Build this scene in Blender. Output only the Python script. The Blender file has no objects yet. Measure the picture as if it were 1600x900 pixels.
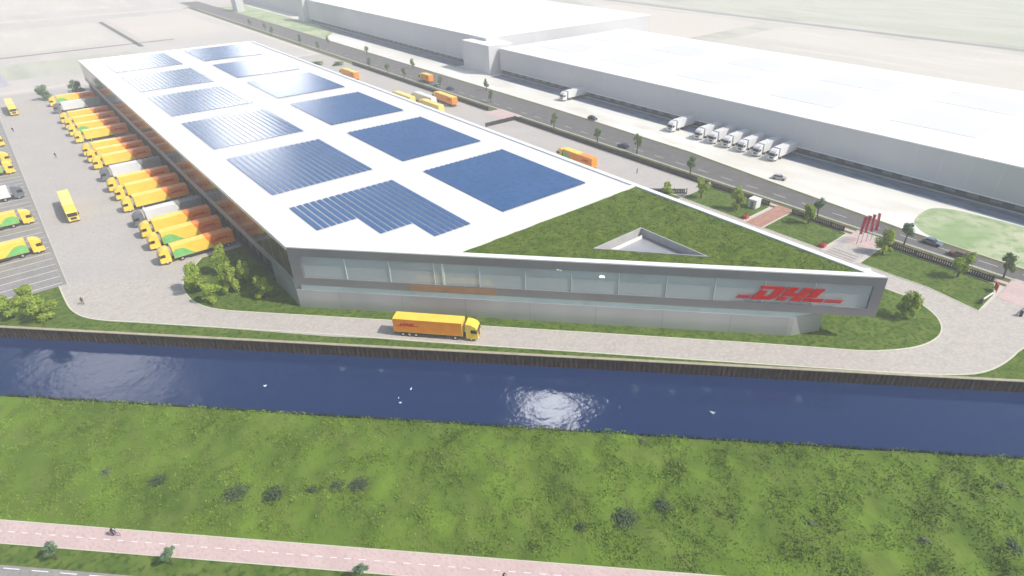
import bpy, bmesh, math, random
from mathutils import Vector, Matrix, noise
R = math.radians
random.seed(11)
C = bpy.context.scene.collection
scene = bpy.context.scene

# ------------------------------------------------------------------ camera
cd = bpy.data.cameras.new('camera')
cam = bpy.data.objects.new('camera', cd)
C.objects.link(cam)
cam.location = (0, 0, 69.2)
cam.rotation_euler = (R(90 - 31.45), 0, R(-41.75))
cd.sensor_width = 36
cd.lens = 36 * 950 / 1600
cd.shift_x = -65 / 1600
cd.clip_start = 1
cd.clip_end = 9000
scene.camera = cam

# ------------------------------------------------------------------ world, sun, exposure
SUN = Vector((0.55, -0.835, 1.02)).normalized()      # towards the sun
w = bpy.data.worlds.new('World')
scene.world = w
w.use_nodes = True
nt = w.node_tree
nt.nodes.clear()
sky = nt.nodes.new('ShaderNodeTexSky')
sky.sky_type = 'NISHITA'
sky.sun_disc = False
sky.sun_elevation = math.asin(SUN.z)
sky.sun_rotation = math.atan2(SUN.x, SUN.y)
sky.air_density = 1.2
sky.dust_density = 2.0
bg = nt.nodes.new('ShaderNodeBackground')
bg.inputs['Strength'].default_value = 0.13
geo = nt.nodes.new('ShaderNodeTexCoord')
cn = nt.nodes.new('ShaderNodeTexNoise')
cn.inputs['Scale'].default_value = 2.3
cn.inputs['Detail'].default_value = 5
cr = nt.nodes.new('ShaderNodeValToRGB')
cr.color_ramp.elements[0].position = 0.62
cr.color_ramp.elements[1].position = 0.85
mx = nt.nodes.new('ShaderNodeMixRGB')
mx.inputs['Color2'].default_value = (14, 14, 14.5, 1)
out = nt.nodes.new('ShaderNodeOutputWorld')
nt.links.new(geo.outputs['Generated'], cn.inputs['Vector'])
nt.links.new(cn.outputs['Fac'], cr.inputs['Fac'])
nt.links.new(cr.outputs['Color'], mx.inputs['Fac'])
nt.links.new(sky.outputs['Color'], mx.inputs['Color1'])
def glare_spot(az, el, rad, power, last, torn=True):  # bright spot added to the unseen sky for its reflection
    d = (math.sin(R(az)) * math.cos(R(el)), math.cos(R(az)) * math.cos(R(el)), math.sin(R(el)))
    dp = nt.nodes.new('ShaderNodeVectorMath'); dp.operation = 'DOT_PRODUCT'; dp.inputs[1].default_value = d
    nt.links.new(geo.outputs['Generated'], dp.inputs[0])
    mr = nt.nodes.new('ShaderNodeMapRange'); mr.interpolation_type = 'SMOOTHSTEP'
    mr.inputs['From Min'].default_value = math.cos(R(rad)); mr.inputs['From Max'].default_value = math.cos(R(rad * .25))
    nt.links.new(dp.outputs['Value'], mr.inputs['Value'])
    c2 = nt.nodes.new('ShaderNodeTexNoise'); c2.inputs['Scale'].default_value = 9; c2.inputs['Detail'].default_value = 4
    nt.links.new(geo.outputs['Generated'], c2.inputs['Vector'])
    r2 = nt.nodes.new('ShaderNodeMapRange'); r2.inputs['From Min'].default_value = .35; r2.inputs['From Max'].default_value = .6
    nt.links.new(c2.outputs['Fac'], r2.inputs['Value'])
    m1 = nt.nodes.new('ShaderNodeMath'); m1.operation = 'MULTIPLY'
    nt.links.new(mr.outputs['Result'], m1.inputs[0])
    if torn: nt.links.new(r2.outputs['Result'], m1.inputs[1])
    else: m1.inputs[1].default_value = 1
    m2 = nt.nodes.new('ShaderNodeMixRGB'); m2.inputs['Color2'].default_value = (power, power, power * 1.02, 1)
    nt.links.new(m1.outputs[0], m2.inputs['Fac']); nt.links.new(last, m2.inputs['Color1'])
    return m2.outputs['Color']
last = glare_spot(11.9, 17, 3.4, 75, mx.outputs['Color'], False)     # low bright lobes added to put glare on the solar panels
last = glare_spot(6.0, 11.3, 3.8, 60, last)
last = glare_spot(41.5, 42.5, 3.6, 130, last, False)            # two lobes added for the glint on the canal
last = glare_spot(41.5, 38.5, 3.6, 130, last, False)
last = glare_spot(0, 31, 7, 26, last)  # added lobe for the glint on the left water
nt.links.new(last, bg.inputs['Color'])
nt.links.new(bg.outputs['Background'], out.inputs['Surface'])

sl = bpy.data.lights.new('sun', 'SUN')
sl.energy = 4.2
sl.angle = R(0.6)
sl.color = (1.0, 0.95, 0.87)
so = bpy.data.objects.new('sun', sl)
C.objects.link(so)
so.rotation_euler = (-SUN).to_track_quat('-Z', 'Y').to_euler()
so.location = (0, 0, 300)
scene.view_settings.view_transform = 'Standard'
scene.view_settings.look = 'None'
scene.view_settings.exposure = 0.12
scene.view_settings.gamma = 1
scene.cycles.volume_bounces = 1
scene.cycles.max_bounces = 6

# ------------------------------------------------------------------ materials
MATS = {}
def mat(name, col, rough=0.6, metal=0.0, spec=0.5, noise_amt=0.0, nscale=1.0, col2=None, bump=0.0, bscale=None,
        emit=None, estr=0, stretch=None, detail=4, col3=None, nscale2=None, ramp=(0.35, 0.65), distort=0.0):
    if name in MATS: return MATS[name]
    m = bpy.data.materials.new(name)
    m.use_nodes = True
    n = m.node_tree
    b = n.nodes['Principled BSDF']
    b.inputs['Roughness'].default_value = rough
    b.inputs['Metallic'].default_value = metal
    b.inputs['Specular IOR Level'].default_value = spec
    b.inputs['Base Color'].default_value = (*col, 1)
    if emit:
        b.inputs['Emission Color'].default_value = (*emit, 1)
        b.inputs['Emission Strength'].default_value = estr
    tc = n.nodes.new('ShaderNodeNewGeometry')
    vec = tc.outputs['Position']
    if stretch:
        mp = n.nodes.new('ShaderNodeMapping')
        mp.inputs['Scale'].default_value = stretch[:3]
        if len(stretch) > 3: mp.inputs['Rotation'].default_value = (0, 0, R(stretch[3]))
        n.links.new(vec, mp.inputs['Vector'])
        vec = mp.outputs['Vector']
    if col2 is None and noise_amt > 0:
        col2 = tuple(c * (1 - noise_amt) for c in col)
    if col2 is not None:
        nz = n.nodes.new('ShaderNodeTexNoise')
        nz.inputs['Scale'].default_value = nscale
        nz.inputs['Detail'].default_value = detail
        nz.inputs['Distortion'].default_value = distort
        n.links.new(vec, nz.inputs['Vector'])
        rp = n.nodes.new('ShaderNodeValToRGB')
        rp.color_ramp.elements[0].position = ramp[0]
        rp.color_ramp.elements[1].position = ramp[1]
        rp.color_ramp.elements[0].color = (*col, 1)
        rp.color_ramp.elements[1].color = (*col2, 1)
        n.links.new(nz.outputs['Fac'], rp.inputs['Fac'])
        last = rp.outputs['Color']
        if col3 is not None:
            nz2 = n.nodes.new('ShaderNodeTexNoise')
            nz2.inputs['Scale'].default_value = nscale2 or nscale * 7
            nz2.inputs['Detail'].default_value = 3
            n.links.new(vec, nz2.inputs['Vector'])
            rp2 = n.nodes.new('ShaderNodeValToRGB')
            rp2.color_ramp.elements[0].position = 0.48
            rp2.color_ramp.elements[1].position = 0.66
            n.links.new(nz2.outputs['Fac'], rp2.inputs['Fac'])
            mm = n.nodes.new('ShaderNodeMixRGB')
            n.links.new(rp2.outputs['Color'], mm.inputs['Fac'])
            n.links.new(last, mm.inputs['Color1'])
            mm.inputs['Color2'].default_value = (*col3, 1)
            last = mm.outputs['Color']
        n.links.new(last, b.inputs['Base Color'])
    if bump > 0:
        bn = n.nodes.new('ShaderNodeTexNoise')
        bn.inputs['Scale'].default_value = bscale or nscale * 4
        bn.inputs['Detail'].default_value = 4
        n.links.new(vec, bn.inputs['Vector'])
        bp = n.nodes.new('ShaderNodeBump')
        bp.inputs['Strength'].default_value = min(1, bump)
        bp.inputs['Distance'].default_value = bump
        n.links.new(bn.outputs['Fac'], bp.inputs['Height'])
        n.links.new(bp.outputs['Normal'], b.inputs['Normal'])
    MATS[name] = m
    return m

M = dict(
    field=mat('field_soil', (.52, .49, .46), .95, nscale=.012, col2=(.44, .42, .37), col3=(.55, .49, .46), nscale2=.05, detail=8, stretch=(1, .35, 1, 20)),
    field2=mat('field_east', (.44, .43, .36), .95, nscale=.012, col2=(.54, .51, .47), col3=(.36, .36, .29), nscale2=.06, detail=8, stretch=(1, .35, 1)),
    paving=mat('paving', (.46, .42, .385), .9, nscale=.5, col2=(.40, .365, .34), col3=(.50, .46, .41), nscale2=1.4, bump=.05, bscale=3, detail=5),
    yard=mat('yard_paving', (.42, .395, .37), .9, nscale=.12, col2=(.46, .43, .40), col3=(.39, .36, .34), nscale2=1.2, detail=6),
    asphalt=mat('asphalt', (.115, .108, .108), .9, nscale=.3, col2=(.15, .142, .138), col3=(.10, .095, .095), nscale2=3),
    asphalt_lot=mat('asphalt_lot', (.25, .24, .23), .9, nscale=.3, col2=(.30, .285, .275), col3=(.22, .21, .205), nscale2=2),
    concrete=mat('pale_concrete', (.66, .64, .58), .85, nscale=.04, col2=(.72, .71, .67), col3=(.60, .57, .50), nscale2=.11, detail=7, stretch=(1, .4, 1)),
    kerb=mat('kerb_stone', (.60, .60, .48), .85, noise_amt=.12, nscale=1),
    paint=mat('road_paint', (.8, .8, .78), .6, noise_amt=.1, nscale=2),
    pinkpath=mat('red_asphalt', (.52, .39, .37), .9, nscale=.4, col2=(.57, .44, .42), col3=(.48, .35, .33), nscale2=3, stretch=(1, .5, 1, 45)),
    brick=mat('brick_path', (.36, .17, .13), .9, nscale=.8, col2=(.42, .24, .19)),
    lawn=mat('lawn', (.075, .130, .022), .95, spec=.1, nscale=.35, col2=(.13, .18, .038), col3=(.045, .085, .014), nscale2=1.1, bump=.25, bscale=1.7, detail=7),
    verge=mat('verge', (.10, .11, .045), .95, spec=.1, nscale=.4, col2=(.16, .15, .08), col3=(.08, .10, .03), nscale2=1.5),
    palegrass=mat('pale_grass', (.26, .36, .18), .95, spec=.1, nscale=.07, col2=(.50, .51, .36), col3=(.24, .34, .16), nscale2=.3),
    meadow=mat('meadow', (.135, .215, .028), .95, spec=.1, nscale=.12, col2=(.078, .130, .020), col3=(.120, .170, .032), nscale2=.33, bump=.3, bscale=1.6, detail=9, distort=.6, stretch=(1, .6, 1, 50)),
    blades=mat('grass_blades', (.175, .275, .038), .9, spec=.1, nscale=.12, col2=(.105, .175, .025), col3=(.21, .30, .055), nscale2=1.2, distort=.6, stretch=(1, .6, 1, 50)),
    reeds=mat('reeds', (.03, .05, .012), .95, spec=.1, nscale=1, col2=(.05, .07, .02)),
    greenroof=mat('sedum', (.075, .128, .018), .95, spec=.1, nscale=.30, col2=(.125, .175, .03), col3=(.068, .10, .018), nscale2=1.0, bump=.35, bscale=1.5, detail=8),
    membrane=mat('roof_membrane', (.665, .66, .65), .6, nscale=.05, col2=(.71, .705, .70), col3=(.70, .665, .65), nscale2=.13, detail=8),
    coping=mat('coping', (.80, .80, .79), .4, noise_amt=.04, nscale=.3),
    frame=mat('grey_cladding', (.26, .25, .26), .35, metal=.4, nscale=.08, col2=(.31, .30, .31), stretch=(1, 1, .3)),
    basewall=mat('base_cladding', (.53, .53, .545), .35, metal=.35, nscale=.07, col2=(.43, .43, .45), stretch=(1, 1, .1), detail=2),
    sidewall=mat('side_cladding', (.26, .215, .20), .13, metal=.75, nscale=.04, col2=(.34, .31, .30), detail=3),
    ledge=mat('side_ledge', (.40, .40, .42), .35, metal=.4, noise_amt=.15, nscale=.2),
    tan=mat('tan_reflection', (.46, .27, .16), .4, metal=.2, noise_amt=.15, nscale=.5),  # facade reflection put into a tan colour
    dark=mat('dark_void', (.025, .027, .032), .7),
    dock=mat('dock_door', (.10, .105, .12), .6, noise_amt=.2, nscale=1),
    glasswall=mat('interior_wall', (.58, .70, .68), .8, noise_amt=.12, nscale=.3),
    interior=mat('interior_floor', (.50, .55, .54), .6, noise_amt=.1, nscale=.3),
    mull=mat('mullion', (.66, .73, .72), .4),
    lamp=mat('lamp_glow', (.9, .9, .9), .5, emit=(1, 1, .95), estr=6),
    red=mat('sign_red', (.62, .004, .007), .6, spec=.15),
    darkred=mat('dull_red', (.52, .04, .05), .5),
    pv=mat('solar_cell', (.045, .118, .27), .17, spec=.5, nscale=.12, col2=(.055, .138, .31), col3=(.04, .105, .25), nscale2=.7),
    alu=mat('aluminium', (.6, .6, .62), .4, metal=.6),
    yellow=mat('lorry_yellow', (.93, .66, .10), .35, nscale=.6, col2=(.90, .60, .075)),
    paleyellow=mat('lorry_pale_yellow', (.90, .72, .20), .35, nscale=.6, col2=(.86, .66, .16)),
    orange=mat('lorry_orange', (.86, .25, .022), .35, nscale=.6, col2=(.80, .21, .02)),
    amber=mat('lorry_amber', (.92, .33, .028), .35, nscale=.6, col2=(.90, .27, .025)),
    lgreen=mat('lorry_green', (.16, .50, .13), .4, nscale=.6, col2=(.22, .56, .2)),
    white=mat('white_paint', (.74, .74, .74), .4, noise_amt=.06, nscale=1),
    lgrey=mat('grey_tarp', (.27, .27, .26), .6, noise_amt=.15, nscale=1),
    cabgrey=mat('cab_grey', (.16, .17, .20), .35),
    black=mat('rubber', (.02, .02, .02), .8),
    chassis=mat('chassis', (.045, .045, .05), .6),
    glass=mat('dark_glass', (.03, .035, .04), .1),
    headl=mat('headlight_glass', (.8, .8, .78), .15),
    bark=mat('bark', (.10, .075, .05), .95, noise_amt=.3, nscale=4),
    leaf=mat('leaf_bright', (.27, .38, .045), .8, spec=.2, nscale=.9, col2=(.16, .26, .03), col3=(.38, .44, .08), nscale2=2.2),
    leaf2=mat('leaf_dark', (.12, .21, .06), .8, spec=.2, nscale=.9, col2=(.08, .15, .045), col3=(.17, .26, .08), nscale2=2.2),
    leaf3=mat('leaf_pale', (.14, .24, .13), .8, spec=.2, nscale=.9, col2=(.11, .19, .10)),
    weed=mat('weed_leaf', (.028, .058, .018), .85, spec=.2, nscale=1.4, col2=(.035, .06, .02), col3=(.16, .20, .12), nscale2=5),
    weedpale=mat('weed_leaf_pale', (.16, .20, .10), .85, spec=.2, nscale=1.4, col2=(.10, .14, .06)),
    sheet=mat('sheet_piling', (.075, .038, .028), .85, nscale=.7, col2=(.035, .022, .022), col3=(.11, .065, .045), nscale2=2, stretch=(1, 1, .25)),
    copebank=mat('bank_coping', (.42, .37, .27), .9, noise_amt=.2, nscale=.8),
    fence=mat('dark_fence', (.022, .022, .032), .7, noise_amt=.3, nscale=1),
    hallwall=mat('hall_cladding', (.58, .58, .60), .5, nscale=.025, col2=(.46, .46, .48), col3=(.62, .61, .62), nscale2=.05, detail=6, stretch=(1, .5, 1)),
    hallroof=mat('hall_roof', (.84, .84, .84), .7, noise_amt=.04, nscale=.03),
    hallpatch=mat('hall_roof_light', (.66, .66, .655), .6, noise_amt=.05, nscale=.05),
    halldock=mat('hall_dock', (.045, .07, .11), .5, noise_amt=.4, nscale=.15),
    skin=mat('skin', (.45, .28, .2), .6), cloth=mat('dark_clothes', (.035, .035, .045), .9), denim=mat('trousers', (.05, .06, .09), .9),
    cloth2=mat('brown_clothes', (.12, .08, .07), .9),
    flag=mat('flag_red', (.50, .035, .09), .7, noise_amt=.2, nscale=2),
    pole=mat('pole_metal', (.35, .35, .36), .4, metal=.5),
    bird=mat('feathers', (.8, .8, .8), .8),
    pond=mat('pond_grey', (.40, .38, .42), .5),
    ditch=mat('ditch_soil', (.12, .12, .10), .9),
    shadestrip=mat('painted_shade', (.10, .15, .22), .8, nscale=.12, col2=(.15, .20, .28), col3=(.06, .09, .14), nscale2=.5, stretch=(1, .35, 1)),  # shade of the halls put into a ground colour
    plot0=mat('plot_stubble', (.56, .52, .46), .95, nscale=.02, col2=(.50, .47, .42), col3=(.60, .55, .50), nscale2=.08, stretch=(1, .2, 1, 12), detail=6),
    plot1=mat('plot_sand', (.60, .53, .47), .95, nscale=.02, col2=(.54, .50, .44), col3=(.57, .52, .48), nscale2=.08, stretch=(.2, 1, 1, 12), detail=6),
    plot2=mat('plot_green', (.42, .43, .34), .95, nscale=.02, col2=(.50, .49, .42), col3=(.38, .40, .31), nscale2=.08, stretch=(1, .2, 1, 12), detail=6),
    wellrim=mat('well_concrete', (.46, .45, .44), .7, noise_amt=.15, nscale=.5),
    sand=mat('sand_track', (.60, .56, .50), .9, noise_amt=.1, nscale=.1),
    carblue=mat('car_navy', (.02, .035, .09), .25), carsilver=mat('car_silver', (.45, .45, .46), .3, metal=.3),
    carbrown=mat('car_maroon', (.16, .06, .05), .3), carteal=mat('car_teal', (.05, .2, .2), .3), carsteel=mat('car_steel', (.12, .18, .25), .3),
)

# water
wm = bpy.data.materials.new('canal_water'); wm.use_nodes = True
n = wm.node_tree; b = n.nodes['Principled BSDF']
b.inputs['Roughness'].default_value = .07
b.inputs['IOR'].default_value = 1.36
b.inputs['Base Color'].default_value = (.009, .028, .098, 1)
g = n.nodes.new('ShaderNodeNewGeometry')
hs = []
for sc_, st in ((.8, 1), (.12, 1)):
    z = n.nodes.new('ShaderNodeTexNoise'); z.inputs['Scale'].default_value = sc_; z.inputs['Detail'].default_value = 5
    z.inputs['Distortion'].default_value = .4
    n.links.new(g.outputs['Position'], z.inputs['Vector']); hs.append(z)
mu = n.nodes.new('ShaderNodeMath'); mu.operation = 'MULTIPLY'
rr = n.nodes.new('ShaderNodeValToRGB'); rr.color_ramp.elements[0].position = .42; rr.color_ramp.elements[1].position = .62
rr.color_ramp.elements[0].color = (.12, .12, .12, 1)
n.links.new(hs[1].outputs['Fac'], rr.inputs['Fac'])
n.links.new(hs[0].outputs['Fac'], mu.inputs[0]); n.links.new(rr.outputs['Color'], mu.inputs[1])
bp = n.nodes.new('ShaderNodeBump'); bp.inputs['Strength'].default_value = .4; bp.inputs['Distance'].default_value = .12
n.links.new(mu.outputs[0], bp.inputs['Height']); n.links.new(bp.outputs['Normal'], b.inputs['Normal'])
M['water'] = wm
# window glass: thin pane, pale diffuse share put in for brightness, plus gloss
gm = bpy.data.materials.new('window_glass'); gm.use_nodes = True
n = gm.node_tree; n.nodes.clear()
o_ = n.nodes.new('ShaderNodeOutputMaterial'); mxs = n.nodes.new('ShaderNodeMixShader')
tr = n.nodes.new('ShaderNodeBsdfTransparent'); tr.inputs['Color'].default_value = (.80, .95, .95, 1)
df = n.nodes.new('ShaderNodeBsdfDiffuse'); df.inputs['Color'].default_value = (.84, .90, .90, 1)
ms2 = n.nodes.new('ShaderNodeMixShader'); ms2.inputs[0].default_value = .48
n.links.new(tr.outputs[0], ms2.inputs[1]); n.links.new(df.outputs[0], ms2.inputs[2])
gl = n.nodes.new('ShaderNodeBsdfGlossy'); gl.inputs['Roughness'].default_value = .04
fr = n.nodes.new('ShaderNodeFresnel'); fr.inputs['IOR'].default_value = 1.7
n.links.new(fr.outputs[0], mxs.inputs[0]); n.links.new(ms2.outputs[0], mxs.inputs[1]); n.links.new(gl.outputs[0], mxs.inputs[2])
n.links.new(mxs.outputs[0], o_.inputs['Surface'])
M['wglass'] = gm

# ------------------------------------------------------------------ mesh helpers
class MB:
    def __init__(s): s.v = []; s.f = []; s.m = []; s.mats = []
    def mi(s, m):
        m = M[m] if isinstance(m, str) else m
        if m not in s.mats: s.mats.append(m)
        return s.mats.index(m)
    def poly(s, pts, m):
        i = len(s.v); s.v += [tuple(p) for p in pts]; s.f.append(tuple(range(i, i + len(pts)))); s.m.append(s.mi(m)); return s
    def prism(s, base, off, m):           # base: list of 3D points, off: extrusion vector
        n_ = len(base); i = len(s.v); k = s.mi(m)
        s.v += [tuple(p) for p in base] + [tuple(Vector(p) + Vector(off)) for p in base]
        s.f.append(tuple(range(i + n_ - 1, i - 1, -1))); s.m.append(k)
        s.f.append(tuple(range(i + n_, i + 2 * n_))); s.m.append(k)
        for j in range(n_):
            q = (j + 1) % n_
            s.f.append((i + j, i + q, i + n_ + q, i + n_ + j)); s.m.append(k)
        return s
    def box(s, x0, x1, y0, y1, z0, z1, m):
        return s.prism([(x0, y0, z0), (x1, y0, z0), (x1, y1, z0), (x0, y1, z0)], (0, 0, z1 - z0), m)
    def tube(s, a, b_, r0, r1, m, n_=7):
        a = Vector(a); b_ = Vector(b_); d = (b_ - a).normalized()
        u = d.orthogonal().normalized(); v = d.cross(u); i = len(s.v); k = s.mi(m)
        for p, r in ((a, r0), (b_, r1)):
            for j in range(n_):
                t = 2 * math.pi * j / n_
                s.v.append(tuple(p + u * (r * math.cos(t)) + v * (r * math.sin(t))))
        for j in range(n_):
            q = (j + 1) % n_; s.f.append((i + j, i + q, i + n_ + q, i + n_ + j)); s.m.append(k)
        s.f.append(tuple(range(i + n_ - 1, i - 1, -1))); s.m.append(k)
        s.f.append(tuple(range(i + n_, i + 2 * n_))); s.m.append(k)
        return s
    def ball(s, c, r, m, sx=1, sy=1, sz=1, n1=6, n2=8):
        k = s.mi(m); i = len(s.v)
        for a in range(n1 + 1):
            t = math.pi * a / n1
            for j in range(n2):
                p = 2 * math.pi * j / n2
                s.v.append((c[0] + r * sx * math.sin(t) * math.cos(p), c[1] + r * sy * math.sin(t) * math.sin(p), c[2] + r * sz * math.cos(t)))
        for a in range(n1):
            for j in range(n2):
                q = (j + 1) % n2
                s.f.append((i + a * n2 + j, i + (a + 1) * n2 + j, i + (a + 1) * n2 + q, i + a * n2 + q)); s.m.append(k)
        return s
    def mesh(s, name, bevel=0, fix=True):
        me = bpy.data.meshes.new(name)
        me.from_pydata(s.v, [], s.f)
        for m in s.mats: me.materials.append(m)
        me.polygons.foreach_set('material_index', s.m)
        if fix or bevel:
            bm = bmesh.new(); bm.from_mesh(me)
            if fix: bmesh.ops.recalc_face_normals(bm, faces=bm.faces)
            if bevel:
                bmesh.ops.bevel(bm, geom=[e for e in bm.edges if e.is_manifold and e.calc_face_angle(0) > .5], offset=bevel, segments=2, affect='EDGES', clamp_overlap=True)
            bm.to_mesh(me); bm.free()
        me.update()
        return me
    def build(s, name, parent=None, bevel=0, fix=True, loc=None):
        o = bpy.data.objects.new(name, s.mesh(name, bevel, fix)); C.objects.link(o)
        if parent: o.parent = parent
        if loc: o.location = loc
        return o

def tag(o, label=None, cat=None, group=None, kind=None):
    for k, v in (('label', label), ('category', cat), ('group', group), ('kind', kind)):
        if v: o[k] = v
    return o
def empty(name, loc=(0, 0, 0), rz=0, label=None, cat=None, group=None):
    o = bpy.data.objects.new(name, None); C.objects.link(o); o.location = loc; o.rotation_euler = (0, 0, rz)
    o.empty_display_size = .5
    return tag(o, label, cat, group)
def kids(o): return [c for c in bpy.data.objects if c.parent == o]
KID = {}
def tree_of(o):
    if o.name not in KID: KID[o.name] = [(c, [(g_, []) for g_ in kids(c)]) for c in kids(o)]
    return KID[o.name]
def copy_tree(src, loc, rz, label, group=None, scale=None):
    r = src.copy(); C.objects.link(r); r.location = loc; r.rotation_euler = (0, 0, rz)
    r['label'] = label
    if group: r['group'] = group
    if scale: r.scale = scale if not isinstance(scale, (int, float)) else (scale,) * 3
    for c, gs in tree_of(src):
        cc = c.copy(); C.objects.link(cc); cc.parent = r
        for g_, _ in gs:
            gg = g_.copy(); C.objects.link(gg); gg.parent = cc
    return r
class Proto:        # the first placement moves the source itself, later ones copy it
    def __init__(s, make): s.src = make(); tree_of(s.src); s.used = False
    def put(s, loc, rz, label, group=None, scale=None):
        if s.used: return copy_tree(s.src, loc, rz, label, group, scale)
        s.used = True; o = s.src; o.location = loc; o.rotation_euler = (0, 0, rz); o['label'] = label
        if group: o['group'] = group
        if scale: o.scale = scale if not isinstance(scale, (int, float)) else (scale,) * 3
        return o

def sheet(name, pts, m, z, kind='structure'):
    mb = MB(); mb.poly([(p[0], p[1], z) for p in pts], m)
    o = mb.build(name, fix=False)
    me = o.data
    if me.polygons[0].normal.z < 0: me.flip_normals()
    return tag(o, kind=kind)
def smooth(pts, n_=5):          # Chaikin
    for _ in range(2):
        q = [pts[0]]
        for a, b_ in zip(pts, pts[1:]):
            q += [(a[0] * .75 + b_[0] * .25, a[1] * .75 + b_[1] * .25), (a[0] * .25 + b_[0] * .75, a[1] * .25 + b_[1] * .75)]
        q.append(pts[-1]); pts = q
    return pts
def strip_mb(pts, wd, z0, z1, m, mb=None):
    mb = mb or MB(); L_ = []; R_ = []
    for i, p in enumerate(pts):
        a = Vector(pts[max(0, i - 1)]); c = Vector(pts[min(len(pts) - 1, i + 1)])
        d = (c - a).normalized(); nn = Vector((-d.y, d.x)) * wd / 2; p = Vector(p)
        L_.append(p + nn); R_.append(p - nn)
    for i in range(len(pts) - 1):
        mb.prism([(*L_[i], z0), (*R_[i], z0), (*R_[i + 1], z0), (*L_[i + 1], z0)], (0, 0, z1 - z0), m)
    return mb
def kerb(pts, wd=.3): return tag(strip_mb(pts, wd, .0, .12, 'kerb').build('kerb'), kind='structure')

# canal frame: c across, s along
NC = Vector((.7274, .6862)); TC = Vector((.6862, -.7274))
def cp(c, s): p = NC * c + TC * s; return (p.x, p.y)

# ------------------------------------------------------------------ ground, water
BIG = 4500
sheet('ground', [cp(88.9, -BIG), cp(88.9, BIG), cp(BIG, BIG), cp(BIG, -BIG)], 'field', 0)
sheet('canal', [cp(60, -BIG), cp(60, BIG), cp(90, BIG), cp(90, -BIG)], 'water', -2.5)
sheet('near_ground', [cp(-BIG, -BIG), cp(-BIG, BIG), cp(46.9, BIG), cp(46.9, -BIG)], 'lawn', 0)
sheet('bike_path', [cp(43.5, -BIG), cp(43.5, BIG), cp(46.9, BIG), cp(46.9, -BIG)], 'pinkpath', .02)
sheet('near_road', [cp(20, -BIG), cp(20, BIG), cp(40.7, BIG), cp(40.7, -BIG)], 'asphalt_lot', .02)
mb = MB()
for i in range(-60, 110):
    a, b_ = cp(45.25, i * 1.9), cp(45.25, i * 1.9 + .9)
    strip_mb([a, b_], .10, .028, .03, 'paint', mb)
    if i % 2: continue
    strip_mb([cp(40.3, i * 1.9), cp(40.3, i * 1.9 + 2.2)], .12, .028, .03, 'paint', mb)
tag(mb.build('path_markings'), kind='structure')
kp = MB()
strip_mb([cp(46.85, -300), cp(46.85, 300)], .12, 0, .05, 'kerb', kp); strip_mb([cp(43.55, -300), cp(43.55, 300)], .12, 0, .05, 'kerb', kp)
tag(kp.build('path_edging'), kind='structure')

# meadow with real relief, falling to the water
def relief(x, y, c):
    h = .75 * (noise.fractal(Vector((x * .16, y * .16, 3)), 1, 2, 4) ) + .3 * noise.noise(Vector((x * .6, y * .6, 9)))
    k = min(1, max(0, (c - 46.9) / 3))
    return (h + .1) * k
mb = MB(); cs = [46.9 + i * .62 for i in range(38)] + [70.3, 70.7, 71.1]; ss = [-170 + i * .8 for i in range(500)]
ml = len(cs)
for s_ in ss:
    for c in cs:
        x, y = cp(c, s_)
        z = relief(x, y, c)
        if c > 69.5: z = z * max(0, 1 - (c - 69.5)) - max(0, c - 70.2) * 3.2 - .15
        mb.v.append((x, y, z))
k = mb.mi('meadow')
for i in range(len(ss) - 1):
    for j in range(ml - 1):
        a = i * ml + j; mb.f.append((a, a + ml, a + ml + 1, a + 1)); mb.m.append(k)
mo = mb.build('meadow'); tag(mo, kind='structure')
for p in mo.data.polygons: p.use_smooth = True
sheet('meadow_far', [cp(46.9, -BIG), cp(46.9, -170), cp(70.4, -170), cp(70.4, -BIG)], 'meadow', 0)
sheet('meadow_far', [cp(46.9, 229), cp(46.9, BIG), cp(70.4, BIG), cp(70.4, 229)], 'meadow', 0)

def rndcol(): return random.random()
# grass tufts: nobody could count them
mb = MB(); k = mb.mi('blades')
N = 0
while N < 85000:
    c = random.uniform(47.1, 70.2); s_ = random.uniform(-95, 110)
    x, y = cp(c, s_)
    dns = noise.noise(Vector((x * .22, y * .22, 0))) + .5 * noise.noise(Vector((x * .9, y * .9, 4)))
    if random.random() > .55 + dns: continue
    z = relief(x, y, c) - .03
    h = random.uniform(.12, .25) * (1 + .7 * max(0, dns)); a = random.uniform(0, math.pi * 2); wd = random.uniform(.06, .16)
    dx, dy = math.cos(a) * wd, math.sin(a) * wd
    lx, ly = random.uniform(-.2, .2), random.uniform(-.2, .2)
    i = len(mb.v); mb.v += [(x - dx, y - dy, z), (x + dx, y + dy, z), (x + lx, y + ly, z + h)]
    mb.f.append((i, i + 1, i + 2)); mb.m.append(k); N += 1
tag(mb.build('grass', fix=False), 'tufts of green meadow grass between the canal and the bike path', 'grass', kind='stuff')
mb = MB(); k = mb.mi('reeds')
for _ in range(14000):
    s_ = random.uniform(-100, 170)
    if noise.noise(Vector((s_ * .25, 0, 0))) < -.25 and random.random() < .6: continue
    c = random.gauss(70.75, .16); x, y = cp(c, s_); z = -1.6; h = random.uniform(1.0, 1.5)
    a = random.uniform(0, 6.28); dx, dy = math.cos(a) * .09, math.sin(a) * .09
    i = len(mb.v); mb.v += [(x - dx, y - dy, z), (x + dx, y + dy, z), (x + random.uniform(-.2, .2), y + random.uniform(-.2, .2), z + h)]
    mb.f.append((i, i + 1, i + 2)); mb.m.append(k)
tag(mb.build('bank_reeds', fix=False), 'dark line of low reeds along the near water edge', 'reeds', kind='stuff')

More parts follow.
